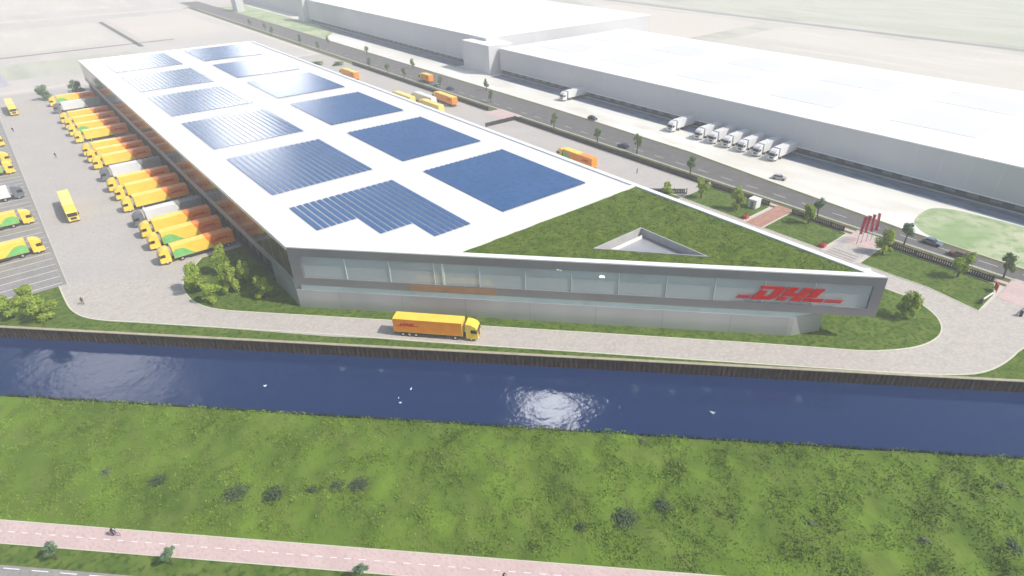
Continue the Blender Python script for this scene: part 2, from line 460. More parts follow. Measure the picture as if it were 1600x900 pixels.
# far bank: sheet piling with a pale coping
mb = MB()
S = -420
pts = []
while S < 460:
    pts.append(cp(88.85, S)); pts.append(cp(88.85, S + .35)); pts.append(cp(88.62, S + .45)); pts.append(cp(88.62, S + .8)); S += .9
kk = mb.mi('sheet')
for a, b_ in zip(pts, pts[1:]):
    mb.poly([(*a, -2.7), (*b_, -2.7), (*b_, -.02), (*a, -.02)], 'sheet')
q = mb.build('quay_wall', fix=False); tag(q, 'rust brown sheet pile quay wall along the far side of the canal', 'quay wall')
strip_mb([cp(88.75, -420), cp(88.75, 460)], .62, -.05, .1, 'copebank').build('coping', q)

# ------------------------------------------------------------------ paved surfaces
road_near = [(-5, 157), (-4.9, 149), (-4.6, 143.9), (-3.2, 139.2), (-.5, 135.3), (3.2, 131.4), (14.1, 119.4), (30.2, 101.9), (46.5, 83.1), (63, 65.0), (78.2, 48.0), (93.4, 31.2), (104.0, 19.6), (108.6, 15.1), (113.0, 11.9), (119.5, 10.2), (127.7, 9.7), (140, 5)]
road_near_s = smooth(road_near)
sheet('yard', [(-3.5, 157), (-3.5, 372), (149.2, 372), (149.2, 192), (134, 192), (134, 190), (149.2, 190), (149.2, 97), (136, 97), (136, 60), (115, 60), (60, 70), (31, 100)] + [p for p in reversed(road_near_s) if p[1] > 118 and p[0] < 16], 'yard', .02)
sheet('service_road', [p for p in road_near_s] + [(155, 5), (155, 19), (136, 19), (136, 105), (108, 105), (100, 60), (60, 90), (30, 118), (14, 145), (-3.5, 157)], 'paving', .04)
kerb(road_near_s)
# lawns
isl = [(22, 150), (15.5, 141.5), (14.6, 134.4), (15.6, 128.3), (18.2, 123.6), (23.6, 117.6), (32.6, 107.8), (50.4, 88.2), (59, 78.7), (75.6, 60.4), (91.5, 42.7), (99.2, 33.9), (103.5, 28.9), (107.9, 25.4), (112.7, 22.6), (118.0, 21.4), (122.2, 22.0), (125.7, 24.2), (128.1, 27.6), (129.2, 31.2), (129.0, 35), (128.8, 60)]
isl_s = smooth(isl)
tag(MB().poly([(*p, .10) for p in isl_s + [(107, 100), (60, 113), (33, 150)]], 'lawn').build('lawn_island', fix=False), kind='structure')
kerb(isl_s, .28)
sheet('bank_grass', [cp(88.9, -240), cp(88.9, 460), (420, -250), (300, 5), (140, 4.6)] + list(reversed([(p[0] - .1, p[1] - .1) for p in road_near_s])) + [(-5.0, 158), (-24, 160), (-90, 231)], 'lawn', .012)
# car park on the left
sheet('lorry_park', [(-3.5, 157), (-3.5, 372), (-110, 372), (-110, 252), (-24, 157)], 'asphalt_lot', .03)
mb = MB()
for i in range(52):
    y = 158.5 + i * 3.75
    mb.box(-26, -4.2, y - .09, y + .09, .034, .038, 'paint')
mb.box(-3.56, -3.42, 157, 372, .03, .036, 'kerb')
tag(mb.build('bay_markings'), kind='structure')
# garden strip between yard and street
gl_ = [((136, 76.5), (136, 97), (149, 97), (149, 76.5)), ((136, 54.5), (136, 70.5), (149, 70.5), (149, 54.5)), ((134.3, 19.5), (136.4, 30), (136, 45), (149, 45), (149, 21), (144, 19.5)), ((129, 97), (136, 97), (136, 105), (132, 108))]
for g_ in gl_:
    tag(MB().poly([(*p, .07) for p in g_], 'lawn').build('garden_lawn', fix=False), kind='structure')
    kerb(list(g_) + [g_[0]], .25)
sheet('brick_path', [(135.5, 71), (135.5, 75.5), (152, 75.5), (152, 71)], 'brick', .06)
sheet('entrance_path', [(129, 46), (129, 53.5), (153, 53.5), (153, 46)], 'paving', .06)
mb = MB()
for i in range(7): mb.box(130 + i * 1.4, 130.5 + i * 1.4, 46.5, 53, .06, .066, 'asphalt_lot')
tag(mb.build('entrance_steps'), kind='structure')
sheet('red_forecourt', [(144.5, 46.5), (144.5, 53.2), (151, 53.2), (151, 46.5)], 'pinkpath', .07)
# street
sheet('verge', [(149.4, -20), (149.4, 660), (155, 660), (155, -20)], 'verge', .03)
sheet('footway', [(150.6, -20), (150.6, 205), (151.9, 205), (151.9, -20)], 'pinkpath', .045)
sheet('red_crossing', [(143, 2), (143, 18.6), (155, 18.6), (155, 2)], 'pinkpath', .07)
sheet('red_crossing', [(146, 192.5), (146, 207), (155, 207), (155, 192.5)], 'pinkpath', .07)
sheet('street', [(154, -200), (154, 700), (171, 700), (171, 190), (169, 120), (164.6, 80), (161.2, 45), (160.4, 19), (160, -200)], 'asphalt', .05)
mb = MB()
for i in range(70): mb.box(158.2, 158.35, i * 9 - 40, i * 9 - 36, .054, .058, 'paint')
mb.box(154.5, 154.65, -100, 640, .054, .058, 'paint')
tag(mb.build('lane_markings'), kind='structure')
kerb([(154, -60), (154, 640)], .3)
far_edge = [(160, -200), (160.4, 19), (161.2, 45), (164.6, 80), (169, 120), (171, 190), (171, 640)]
sheet('hall_yard', far_edge + [(205, 640), (205, -200)], 'concrete', .06)
sheet('far_verge', [(p[0] - .2, p[1]) for p in far_edge] + [(p[0] + 1.1, p[1]) for p in reversed(far_edge)], 'verge', .075)
sheet('dock_shade_strip', [(187.6, -120), (187.6, 258), (195.3, 258), (195.3, -120)], 'shadestrip', .075)  # dark blue strip painting the hall's shadow on the yard
sheet('dock_shade_strip', [(188, 290), (188, 505), (196.1, 505), (196.1, 290)], 'shadestrip', .075)  # same painted shade in front of the taller hall
sheet('pale_lawn', smooth([(161.8, -40), (162, 30), (162.5, 40), (168, 46), (176, 47), (184, 46), (187, 35), (188, -40)]), 'palegrass', .085)
sheet('north_lawn', [(172.5, 640), (172.5, 420), (187, 440), (194, 480), (194, 640)], 'palegrass', .08)
# fields beyond
sheet('east_field', [(285, -600), (285, 1500), (1500, 1500), (1500, -600)], 'field2', .02)
sheet('far_road', [(466, -900), (466, 1800), (473.5, 1800), (473.5, -900)], 'asphalt_lot', .06)
sheet('far_road_edge', [(458, -900), (458, 1800), (461, 1800), (461, -900)], 'sand', .06)
sheet('sand_track', [(-440, 636), (-440, 650), (150, 662), (150, 650)], 'sand', .05)
sheet('ditch', [(74.5, 470), (77.5, 470), (77.5, 606), (74.5, 606)], 'ditch', .05)
sheet('ditch', [(-300, 461), (-300, 463), (98, 487), (98, 484.5)], 'ditch', .05)
for i, (x0, y0, x1, y1, z) in enumerate(((-90, 490, 72, 600, .03), (82, 490, 138, 620, .03), (-60, 405, 70, 452, .03), (300, 60, 452, 240, .05), (310, 260, 450, 420, .05), (490, -100, 760, 380, .05), (-250, 690, 120, 900, .03))):
    sheet('field_plot', [(x0, y0), (x1, y0 + 6), (x1, y1 + 6), (x0, y1)], 'plot%d' % (i % 3), z)
sheet('dry_pond', [(-120, 392), (-120, 470), (2, 465), (5, 395)], 'pond', .05)
sheet('yard_edge_track', [(-210, 366), (-210, 374), (30, 383), (30, 377)], 'sand', .05)
sheet('north_track', [(110, 372), (110, 377), (149, 377), (149, 372)], 'sand', .05)
sheet('north_track', [(145.5, 377.2), (145.5, 655), (149.2, 655), (149.2, 377.2)], 'sand', .05)

# ------------------------------------------------------------------ the big warehouse
P0 = Vector((31.2, 113.7)); P1 = Vector((107.2, 30.1)); FD = (P1 - P0).normalized(); FN = Vector((FD.y, -FD.x))   # FN points out to the camera side
if FN.x > 0: FN = -FN
FL = (P1 - P0).length
BACK = 355.0; ZR = 14.0; ZB = 5.5
def fp(s, o, z): p = P0 + FD * s + FN * o; return (p.x, p.y, z)
W = empty('warehouse', (69, 220, 0), 0, 'huge white roofed warehouse with slanted glazed front, solar arrays and a planted roof corner', 'warehouse')
WM = Matrix.Translation((-69, -220, 0))
def wpart(mb, name, bevel=0, fix=True, parent=None):
    me = mb.mesh(name, bevel, fix); me.transform(WM)
    o = bpy.data.objects.new(name, me); C.objects.link(o); o.parent = parent or W
    return o
# roof
xg = 31.2 + (113.7 - 90) / (83.6 / 76)
mb = MB().prism([(31.5, 114, 13.2), (31.5, BACK - .3, 13.2), (106.9, BACK - .3, 13.2), (106.9, 90.4, 13.2), (xg, 90.4, 13.2)], (0, 0, .5), 'membrane')
wpart(mb, 'roof')
# coping ring
mb = MB()
T = 14.05
mb.prism([(31.2, 113.7, 13.2), (31.2, BACK, 13.2), (32.0, BACK, 13.2), (32.0, 114.2, 13.2)], (0, 0, T - 13.2), 'coping')
mb.prism([(32.0, BACK, 13.2), (107.2, BACK, 13.2), (107.2, BACK - .8, 13.2), (32.0, BACK - .8, 13.2)], (0, 0, T - 13.2), 'coping')
mb.prism([(107.2, BACK - .8, 13.2), (107.2, 30.1, 13.2), (105.9, 33.3, 13.2), (105.9, BACK - .8, 13.2)], (0, 0, T - 13.2), 'coping')
mb.prism([fp(0, 0, 13.2), fp(FL, 0, 13.2), fp(FL - 3.3, -1.35, 13.2), fp(.9, -1.35, 13.2)], (0, 0, T - 13.2 + .003), 'coping')
wpart(mb, 'parapet')
mb = MB().box(xg + 1.4, 105.9, 89.3, 90.3, 13.2, 14.04, 'coping'); wpart(mb, 'parapet')
# planted roof round a three sided light well
A_, B_, C_ = (75.8, 73.4), (89.9, 73.4), (89.9, 56.4)
g1, g2, g3 = (xg + 2.3, 89.4), (106.0, 89.4), (106.0, 33.0)
mb = MB()
def zz(p, z): return (p[0], p[1], z)
sub = MB()
def fillquad(a, b_, c, d, n_=22):
    i0 = len(sub.v); k = sub.mi('greenroof')
    for i in range(n_ + 1):
        for j in range(7):
            u, v = i / n_, j / 6
            p = (Vector(a) * (1 - u) + Vector(b_) * u) * (1 - v) + (Vector(d) * (1 - u) + Vector(c) * u) * v
            h = 13.72 + .22 * noise.fractal(Vector((p.x * .35, p.y * .35, 1)), 1, 2, 3)
            sub.v.append((p.x, p.y, h))
    for i in range(n_):
        for j in range(6):
            q = i0 + i * 7 + j; sub.f.append((q, q + 1, q + 8, q + 7)); sub.m.append(k)
fillquad(g1, g2, B_, A_); fillquad(g2, g3, C_, B_); fillquad(g3, g1, A_, C_)
gr = wpart(sub, 'green_roof', fix=True)
k = 0; sub = MB(); k = sub.mi('greenroof')
def intri(x, y):
    if x > 105.8 or y > 89.2: return False
    if (x - 31.2) * FN.x + (y - 113.7) * FN.y > -1.6: return False
    if x < 90 and y < 73.5 and (y - 73.4) > -(17.0 / 14.1) * (x - 75.8) - .2: return False
    return True
cnt = 0
while cnt < 9000:
    x, y = random.uniform(55, 106), random.uniform(33, 89.4)
    if not intri(x, y): continue
    z = 13.72 + .22 * noise.fractal(Vector((x * .35, y * .35, 1)), 1, 2, 3) - .02
    a = random.uniform(0, 6.28); dx, dy = math.cos(a) * .12, math.sin(a) * .12
    i = len(sub.v); sub.v += [(x - dx, y - dy, z), (x + dx, y + dy, z), (x + random.uniform(-.2, .2), y + random.uniform(-.2, .2), z + random.uniform(.1, .25))]
    sub.f.append((i, i + 1, i + 2)); sub.m.append(k); cnt += 1
o = wpart(sub, 'sedum_tufts', fix=False, parent=gr); o['kind'] = 'stuff'
# light well
mb = MB()
zf = 12.3
tri = [A_, B_, C_]
cen = Vector(((A_[0] + B_[0] + C_[0]) / 3, (A_[1] + B_[1] + C_[1]) / 3))
def tow(p, t): q = Vector(p) * (1 - t) + cen * t; return (q.x, q.y)
for a, b_ in zip(tri, tri[1:] + tri[:1]):
    mb.prism([zz(a, 13.55), zz(b_, 13.55), zz(tow(b_, .045), 13.55), zz(tow(a, .045), 13.55)], (0, 0, .38), 'wellrim')
wpart(mb, 'well_rim')
mb = MB()
for a, b_ in zip(tri, tri[1:] + tri[:1]):
    a2, b2 = tow(a, .04), tow(b_, .04)
    mb.poly([zz(a2, zf), zz(b2, zf), zz(b2, 13.56), zz(a2, 13.56)], 'wellrim')
mb.poly([zz(tow(p, .035), zf) for p in tri], 'ledge')
for t in (.22,):
    mb.poly([zz(tow(A_, t + .06), zf + .9), zz(tow(B_, t + .06), zf + .9), zz(tow(B_, t + .06), zf), zz(tow(A_, t + .06), zf)], 'white')
wpart(mb, 'light_well', fix=False)
# upper storey: frame round the ribbon window
mb = MB()
z0w, z1w = 7.2, 12.05; s0, s1 = 2.3, FL - 1.9
def fbox(mb, sa, sb, oa, ob, za, zb, m):
    mb.prism([fp(sa, oa, za), fp(sb, oa, za), fp(sb, ob, za), fp(sa, ob, za)], (0, 0, zb - za), m)
fbox(mb, 0, FL, 0, -.7, z1w, 13.2, 'frame'); fbox(mb, 0, FL, 0, -.7, ZB, z0w, 'frame')
fbox(mb, 0, s0, 0, -.7, z0w, z1w, 'frame'); fbox(mb, s1, FL, 0, -.7, z0w, z1w, 'frame')
mb.prism([fp(0, .004, 13.2), fp(FL, .004, 13.2), fp(FL, -.1, 13.2), fp(0, -.1, 13.2)], (0, 0, .62), 'frame')
wpart(mb, 'window_frame')
mb = MB(); fbox(mb, 24, 41.3, .02, 0, 5.62, 6.9, 'tan'); wpart(mb, 'reflection_patch', bevel=0)  # painted reflection on the lower frame
# inside of the glazed storey
mb = MB()
fbox(mb, .8, FL - .8, -.7, -6, 7.0, 7.18, 'interior'); wpart(mb, 'office_floor')
mb = MB(); fbox(mb, .8, FL - .8, -5.8, -6, 7.18, 12.3, 'glasswall')
for i in range(24): fbox(mb, 3 + i * 4.5, 3.35 + i * 4.5, -3.6, -3.95, 7.18, 12.3, 'glasswall')
for i in (3, 8, 9, 14, 19): fbox(mb, 6 + i * 4.4, 9 + i * 4.4, -4.2, -5, 7.18, 9.0, 'ledge')
wpart(mb, 'office_wall')
mb = MB(); fbox(mb, .8, FL - .8, -.7, -6, 12.3, 12.5, 'white'); wpart(mb, 'office_ceiling')
for s_ in (5, 14, 24, 33.5, 43, 53.6, 61.9, 70, 78, 85.2, 94, 104):
    zl = {53.6: 11.1, 61.9: 9.9, 85.2: 11.2}.get(s_, 11.9); mb = MB(); fbox(mb, s_ - .5, s_ + .5, -1.6, -2.1, zl, zl + .15, 'lamp'); fbox(mb, s_ - .02, s_ + .02, -1.83, -1.87, zl + .15, 12.3, 'mull'); wpart(mb, 'ceiling_lamp')
edges = [s0] + [2.3 + 8.98 * i for i in range(1, 12)] + [s1]
for a, b_ in zip(edges, edges[1:]):
    mb = MB(); mb.poly([fp(a + .1, -.32, z0w), fp(b_ - .1, -.32, z0w), fp(b_ - .1, -.32, z1w), fp(a + .1, -.32, z1w)], 'wglass'); wpart(mb, 'window_pane', fix=False)
for a in edges[1:-1] + [31.0]:
    mb = MB(); wd = .2 if a == 31.0 else .06
    fbox(mb, a - wd, a + wd, -.2, -.45, z0w, z1w, 'mull'); wpart(mb, 'mullion')
# teal clerestory and the metal base
mb = MB(); fbox(mb, 1.0, 99.0, -.25, -.5, 4.3, ZB, 'glasswall'); mb.prism([fp(99.0, -.3, 4.3), fp(104.4, -2.45, 4.3), fp(104.2, -2.8, 4.3), fp(99.0, -.6, 4.3)], (0, 0, 1.19), 'glasswall'); wpart(mb, 'clerestory')
mb = MB()
base = [fp(.0, .02, 0), fp(97.8, .02, 0), fp(98.7, -.08, 0), fp(99.5, -.38, 0), fp(104.6, -2.3, 0)]
bl = [(p[0], p[1]) for p in base]
outl = bl + [(102.5, 48), (96, 56), (31.9, 122), (31.22, 127)]
mb.prism([(p[0], p[1], 0) for p in outl], (0, 0, 4.32), 'basewall')
wpart(mb, 'base_wall')
mb = MB()
for s_ in (9, 22, 35, 48, 61, 74, 87): fbox(mb, s_ - .03, s_ + .03, .035, .015, .1, 4.3, 'frame')
wpart(mb, 'cladding_joint')
mb = MB().prism([(31.22, 114.2, 4.32), (31.22, 127, 4.32), (34.5, 127, 4.32), (34.5, 112.6, 4.32)], (0, 0, 1.17), 'ledge'); wpart(mb, 'base_wall')
# side elevation above the docks
mb = MB()
y = 113.9; i = 0
mb.box(31.2, 31.7, 113.75, BACK, 6.9, 13.2, 'sidewall')
wpart(mb, 'side_wall')
yy = 118.0
while yy < BACK - 4:
    wpart(MB().box(31.17, 31.2, yy - .05, yy + .05, 6.95, 13.2, 'frame'), 'cladding_joint'); yy += 6.0
mb = MB().box(31.05, 31.7, 113.9, BACK, 5.6, 6.88, 'ledge'); mb.box(31.05, 106.9, 128, BACK, 5.3, 5.58, 'frame'); wpart(mb, 'side_ledge')
mb = MB(); mb.box(106.7, 107.15, 31.6, 62, ZB, 13.2, 'ledge'); mb.box(106.7, 107.15, 62.01, BACK, 0, 13.2, 'ledge'); mb.box(31.7, 106.7, BACK - .6, BACK - .02, 0, 13.2, 'ledge')
wpart(mb, 'rear_wall')
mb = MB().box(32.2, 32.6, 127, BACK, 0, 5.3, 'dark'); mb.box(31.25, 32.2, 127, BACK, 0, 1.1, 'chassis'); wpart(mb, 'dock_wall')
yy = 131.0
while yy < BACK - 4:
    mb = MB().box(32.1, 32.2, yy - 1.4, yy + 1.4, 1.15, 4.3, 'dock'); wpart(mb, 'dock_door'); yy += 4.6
# soffit of the overhanging corner
mb = MB().prism([fp(.5, -.72, 5.48), fp(FL - .3, -.72, 5.48), (106.7, 60, 5.48), (60, 112, 5.48), (34, 126, 5.48)], (0, 0, .1), 'ledge'); wpart(mb, 'soffit')

# rooftop solar arrays
rows_y = [(98.8, 132), (142, 175), (185.7, 218.7), (229.6, 262.1), (272.6, 305.4), (316.4, 349.6)]
pitch = 1.53
ordn = ['front', 'second', 'third', 'fourth', 'fifth', 'rearmost']
RM = {}
def row_mesh(L_, side):
    key = (round(L_, 1), side)
    if key in RM: return RM[key]
    mb = MB(); wd, h = (1.08, .09) if side == 'left' else (1.14, .26)
    nseg = max(1, round(L_ / 3.0))
    for i in range(nseg):
        a, b_ = i * L_ / nseg + .015, (i + 1) * L_ / nseg - .015
        mb.prism([(0, a, .12), (0, b_, .12), (wd, b_, .12 + h), (wd, a, .12 + h)], (-.01, 0, .04), 'pv')
    mb.box(wd - .03, wd, 0, L_, 0, .12 + h - .02, 'alu')
    RM[key] = mb.mesh('panel_row', fix=True); return RM[key]
for side, (xa, xb) in (('left', (39.1, 64.9)), ('right', (73.4, 98.8))):
    for i, (ya, yb) in enumerate(rows_y):
        nr = round((xb - xa) / pitch)
        a = empty('solar_array', ((xa + xb) / 2, (ya + yb) / 2, 13.7), 0,
                  'stepped front block of solar panels in the left column' if side == 'left' and i == 0 else f'{ordn[i]} solar panel block from the camera in the {side} column', 'solar panels', 'solar arrays on the white roof')
        for r_ in range(nr):
            x = xa + r_ * (xb - xa) / nr; y0 = ya
            if side == 'left' and i == 0:
                y0 = 117.1 if x < 47.4 else (107 if x < 54.6 else 98.6)
            o = bpy.data.objects.new('panel_row', row_mesh(yb - y0, side)); C.objects.link(o); o.parent = a
            o.location = (x - (xa + xb) / 2, y0 - (ya + yb) / 2, 0)

# DHL letters
def logo_polys():
    sh = .72
    P = {'d': [[(2.4, 2.35), (5.4, 2.35), (5.4, 2.9), (2.4, 2.9)], [(5.4, 0), (6.3, 0), (7.0, .7), (7.0, 2.5), (6.6, 2.9), (5.4, 2.9)], [(4.4, 0), (5.4, 0), (5.4, .8), (4.4, .8)], [(2.8, 0), (4.4, 0), (4.4, 1.9), (2.8, 1.9)]],
         'h': [[(7.35, 0), (9.05, 0), (9.05, .75), (7.35, .75)], [(10.0, 0), (11.7, 0), (11.7, .75), (10.0, .75)], [(7.35, .98), (11.7, .98), (11.7, 1.75), (7.35, 1.75)], [(7.35, 1.75), (9.05, 1.75), (9.05, 2.9), (7.35, 2.9)], [(10.0, 1.75), (11.7, 1.75), (11.7, 2.9), (10.0, 2.9)]],
         'l': [[(12.05, .98), (13.8, .98), (13.8, 2.9), (12.05, 2.9)], [(12.05, 0), (15.6, 0), (15.6, .75), (12.05, .75)]],
         's': [[(0, .05), (2.45, .05), (2.45, .24), (0, .24)], [(0, .32), (2.45, .32), (2.45, .50), (0, .50)], [(0, .58), (2.45, .58), (2.45, .77), (0, .77)]],
         't': [[(15.95, .05), (19.0, .05), (19.0, .24), (15.95, .24)], [(15.95, .32), (19.0, .32), (19.0, .50), (15.95, .50)], [(15.95, .58), (19.0, .58), (19.0, .77), (15.95, .77)]]}
    return {k: [[(x + sh * y, y) for x, y in q] for q in v] for k, v in P.items()}
LP = logo_polys()
sg = empty('sign', fp(87.0, .1, 8.0), math.atan2(FD.y, FD.x), 'big red DHL letters with stripes on the glazed front, right end', 'sign')
for k, nm in (('d', 'letter'), ('h', 'letter'), ('l', 'letter'), ('s', 'stripes'), ('t', 'stripes')):
    mb = MB()
    for q in LP[k]: mb.prism([(x, .0, y) for x, y in q], (0, .12, 0), 'red' if nm == 'letter' else 'darkred')
    mb.build(nm, sg)

# ------------------------------------------------------------------ lorries
def side_logo(mb, x0, z0, wd, ys, flip, m):
    s_ = wd / 19.4
    for q in sum(LP.values(), []):
        pts = [((x0 + (x if not flip else -x) * s_), ys, z0 + y * s_) for x, y in q]
        mb.poly(pts, m)
def make_lorry(kind, L_=16.5):
    r = empty('lorry', label='lorry', cat='lorry')
    h = L_ / 2; xr = -h; xf = h - 3.0
    main, rear, cabm = dict(standard=('yellow', 'orange', 'yellow'), green=('yellow', 'orange', 'yellow'), solid=('yellow', 'orange', 'yellow'),
                            grey=('white', 'lgrey', 'cabgrey'), plain=('paleyellow', 'paleyellow', 'yellow'), white=('white', 'white', 'white'), stripe=('yellow', 'amber', 'yellow'))[kind]
    mb = MB(); z0, z1 = 1.05, 4.0; cut0 = xr + (xf - xr) * .36; cut1 = cut0 + 1.3
    for ya, yb in ((-1.275, 1.275),):
        mb.prism([(xr, ya, z0), (cut0, ya, z0), (cut1, ya, z1), (xr, ya, z1)], (0, yb - ya, 0), rear if kind != 'solid' else main)
        mb.prism([(cut0 + .001, ya, z0), (xf, ya, z0), (xf, ya, z1), (cut1 + .001, ya, z1)], (0, yb - ya, 0), main)
    tr_ = mb.build('trailer', r)
    if kind in ('solid', 'stripe'):
        mb = MB()
        for ys in (-1, 1): mb.box(xr + .03, xf - .05, min(ys * 1.275, ys * 1.285), max(ys * 1.275, ys * 1.285), z0 + .1, z1 - .06, 'amber')
        if kind == 'stripe':
            pass
        mb.build('side_panel', tr_)
    if kind in ('green', 'stripe'):
        for ys in (-1, 1):
            mb = MB(); y = ys * 1.29
            pts = [(xf - 4.6, 1.12), (xf - .05, 1.12), (xf - .05, 2.7), (xf - .8, 3.2), (xf - 2.1, 3.1), (xf - 2.9, 2.6), (xf - 3.6, 1.9)]
            mb.prism([(x, y, z) for x, z in pts], (0, -ys * .012, 0), 'lgreen')
            mb.build('side_graphic', tr_)
    if kind != 'plain' and kind != 'white':
        mb = MB(); lm = 'red' if kind != 'grey' else 'lgrey'
        wl = 4.6 if L_ > 12 else 3
        if kind != 'grey':
            side_logo(mb, xr + .5, 2.45, wl, -1.302, False, lm); side_logo(mb, xr + .5 + wl, 2.45, wl, 1.302, True, lm)
            mb.build('logo', tr_, fix=False)
    # rear doors, chassis
    mb = MB()
    for y in (-1, 1): mb.box(xr - .03, xr, min(y * .04, y * 1.2), max(y * .04, y * 1.2), 1.12, 3.92, rear)
    mb.build('rear_doors', tr_)
    mb = MB().box(xr + .1, xf - .2, -.5, .5, .72, 1.04, 'chassis').box(xf - 2.6, h - .3, -.45, .45, .55, .95, 'chassis')
    mb.box(xr + .02, xr + .16, -1.2, 1.2, .45, .6, 'chassis')
    for y in (-1, 1): mb.box(xr + 5.2 if L_ > 12 else xr + 3, xf - 3.4 if L_ > 12 else xf - 1, min(y * 1.18, y * 1.22), max(y * 1.18, y * 1.22), .45, 1.0, 'chassis')
    mb.build('chassis', r)
    # cab
    a = h - 2.35
    prof = [(a, .5), (h - .08, .5), (h, .9), (h, 1.65), (h - .14, 2.75), (h - .5, 3.3), (h - 1.3, 3.72), (a, 3.86)]
    c_ = MB().prism([(x, -1.22, z) for x, z in prof], (0, 2.44, 0), cabm).build('cab', r, bevel=.07)
    MB().prism([(h + .012, -1.08, 1.78), (h - .118, -1.08, 2.72), (h - .118, 1.08, 2.72), (h + .012, 1.08, 1.78)], (.02, 0, .004), 'glass').build('windshield', c_)
    for y in (-1, 1):
        MB().prism([(h - 1.35, y * 1.222, 1.85), (h - .35, y * 1.222, 1.85), (h - .42, y * 1.222, 2.6), (h - 1.35, y * 1.222, 2.6)], (0, y * .02, 0), 'glass').build('side_window', c_)
        MB().box(h - .3, h - .12, min(y * 1.28, y * 1.5), max(y * 1.28, y * 1.5), 1.95, 2.65, 'black').build('mirror', c_)
        MB().box(h - .01, h + .05, min(y * .75, y * 1.12), max(y * .75, y * 1.12), .62, .86, 'headl').build('headlight', c_)
    MB().box(h + .002, h + .04, -.65, .65, .95, 1.55, 'chassis').build('grille', c_)
    MB().box(a - .06, a, -1.0, 1.0, .95, 3.3, 'chassis').build('cab_back', c_)
    wx = [h - 1.35, xf - 1.5] + ([xr + 1.7, xr + 3.0, xr + 4.3] if L_ > 12 else [xr + 1.7])
    for x in wx:
        for y in (-1, 1):
            mb = MB().tube((x, y * .82, .5), (x, y * 1.2, .5), .5, .5, 'black', 14).tube((x, y * 1.19, .5), (x, y * 1.215, .5), .27, .25, 'alu', 10)
            mb.build('wheel', r)
    return r
LK = {k: Proto(lambda k=k: make_lorry(k)) for k in ('standard', 'green', 'solid', 'grey', 'plain', 'white', 'stripe')}
LK['short'] = Proto(lambda: make_lorry('solid', 9.5))
P180 = math.pi
desc = dict(standard='yellow lorry with orange rear half', green='yellow lorry with orange rear and green graphic', grey='white and grey lorry with dark grey cab', plain='plain yellow lorry')
desc2 = dict(standard='yellow orange lorry', green='yellow orange lorry with green graphic', grey='white grey lorry')
dock = [('green', 151.9, 'nearest of all at the docks, behind the trees'), ('green', 161.6, 'second from the near end of the docks'), ('standard', 170.4, 'right beside the nearest grey-cabbed one'),
        ('grey', 178.6, 'nearest grey one at the docks'),
        ('standard', 191.2, 'closest to the camera in the middle group at the docks'), ('standard', 201.8, 'in the middle of the group between the two grey lorries'), ('standard', 210.4, 'far side of the group between the two grey lorries'),
        ('grey', 221.5, 'second grey one counting away from the camera'),
        ('standard', 235.2, 'just beyond the second grey lorry'), ('standard', 243.8, 'second beyond the second grey lorry'), ('standard', 252.2, 'third beyond the second grey lorry'),
        ('standard', 270.5, 'near side of the far group of four at the docks'), ('green', 281.5, 'second of the far group of four at the docks'), ('standard', 292.5, 'third of the far group of four at the docks'), ('standard', 303, 'far side of the far group of four at the docks'),
        ('grey', 322, 'farthest grey one at the docks'), ('green', 336, 'last one at the far end of the docks')]
for i, (k, y, ds) in enumerate(dock):
    LK[k].put((22.3 + random.uniform(-.25, .25), y + 1.2, 0.02), P180 + random.uniform(-.008, .008), f'{desc2[k]}, {ds}', 'lorries backed up to the docks')
for k, y, ds in (('green', 179.6, 'nearest one parked at the left edge'), ('green', 201.2, 'second parked at the left edge'), ('grey', 224, 'parked in the left lot between yellow ones'), ('green', 250, 'fourth in the left lot row'), ('standard', 262, 'fifth in the left lot row'), ('green', 285.5, 'farthest in the left lot')):
    LK[k].put((-13.1, y, .035), random.uniform(-.01, .01), f'{desc[k]}, {ds}', 'lorries parked in the left lot')
LK['plain'].put((3.3, 201.6, .02), -P180 / 2 - .03, 'pale yellow lorry driving towards the camera across the open yard')
LK['plain'].put((1.5, 303 + 35, .02), -P180 / 2, 'small looking pale yellow lorry at the far end of the yard')
fa = math.atan2(79.1 - 91.57, 51.5 - 40.63)
LK['solid'].put(((40.63 + 51.5) / 2 + .95, (91.57 + 79.1) / 2 + .9, .04), fa, 'yellow roofed orange sided lorry driving on the road before the glazed front')
LK['stripe'].put((132.8, 137.6, .02), P180 / 2, 'orange sided lorry with green graphic on the yard right of the roof', 'lorries east of the warehouse')
LK['solid'].put((142.6, 230.5, .02), P180 / 2 - .02, 'orange sided lorry standing beside the dark fence gap', 'lorries east of the warehouse')
LK['solid'].put((133.6, 303, .02), P180 / 2, 'farthest orange sided lorry east of the warehouse', 'lorries east of the warehouse')
LK['plain'].put((131.2, 223.5, .02), P180 / 2, 'pale yellow lorry half hidden by the roof edge, nearer one', 'lorries east of the warehouse')
LK['plain'].put((129.6, 243, .02), P180 / 2, 'pale yellow lorry half hidden by the roof edge, farther one', 'lorries east of the warehouse')
LK['white'].put((135.6, 236, .02), P180 / 2, 'white lorry between two pale yellow lorries east of the warehouse', 'lorries east of the warehouse')
LK['short'].put((157.5, 270, .05), P180 / 2, 'short orange box lorry driving on the street')
for i, y in enumerate((96.5, 102.5, 108.5, 114.5, 120.5, 126.5, 139, 199)):
    LK['white'].put((190.4, y, .09), P180, f'white lorry at the neighbouring hall docks, {["nearest", "second", "third", "fourth", "fifth", "sixth", "seventh", "farthest"][i]} from the right edge', 'white lorries at the neighbouring hall')

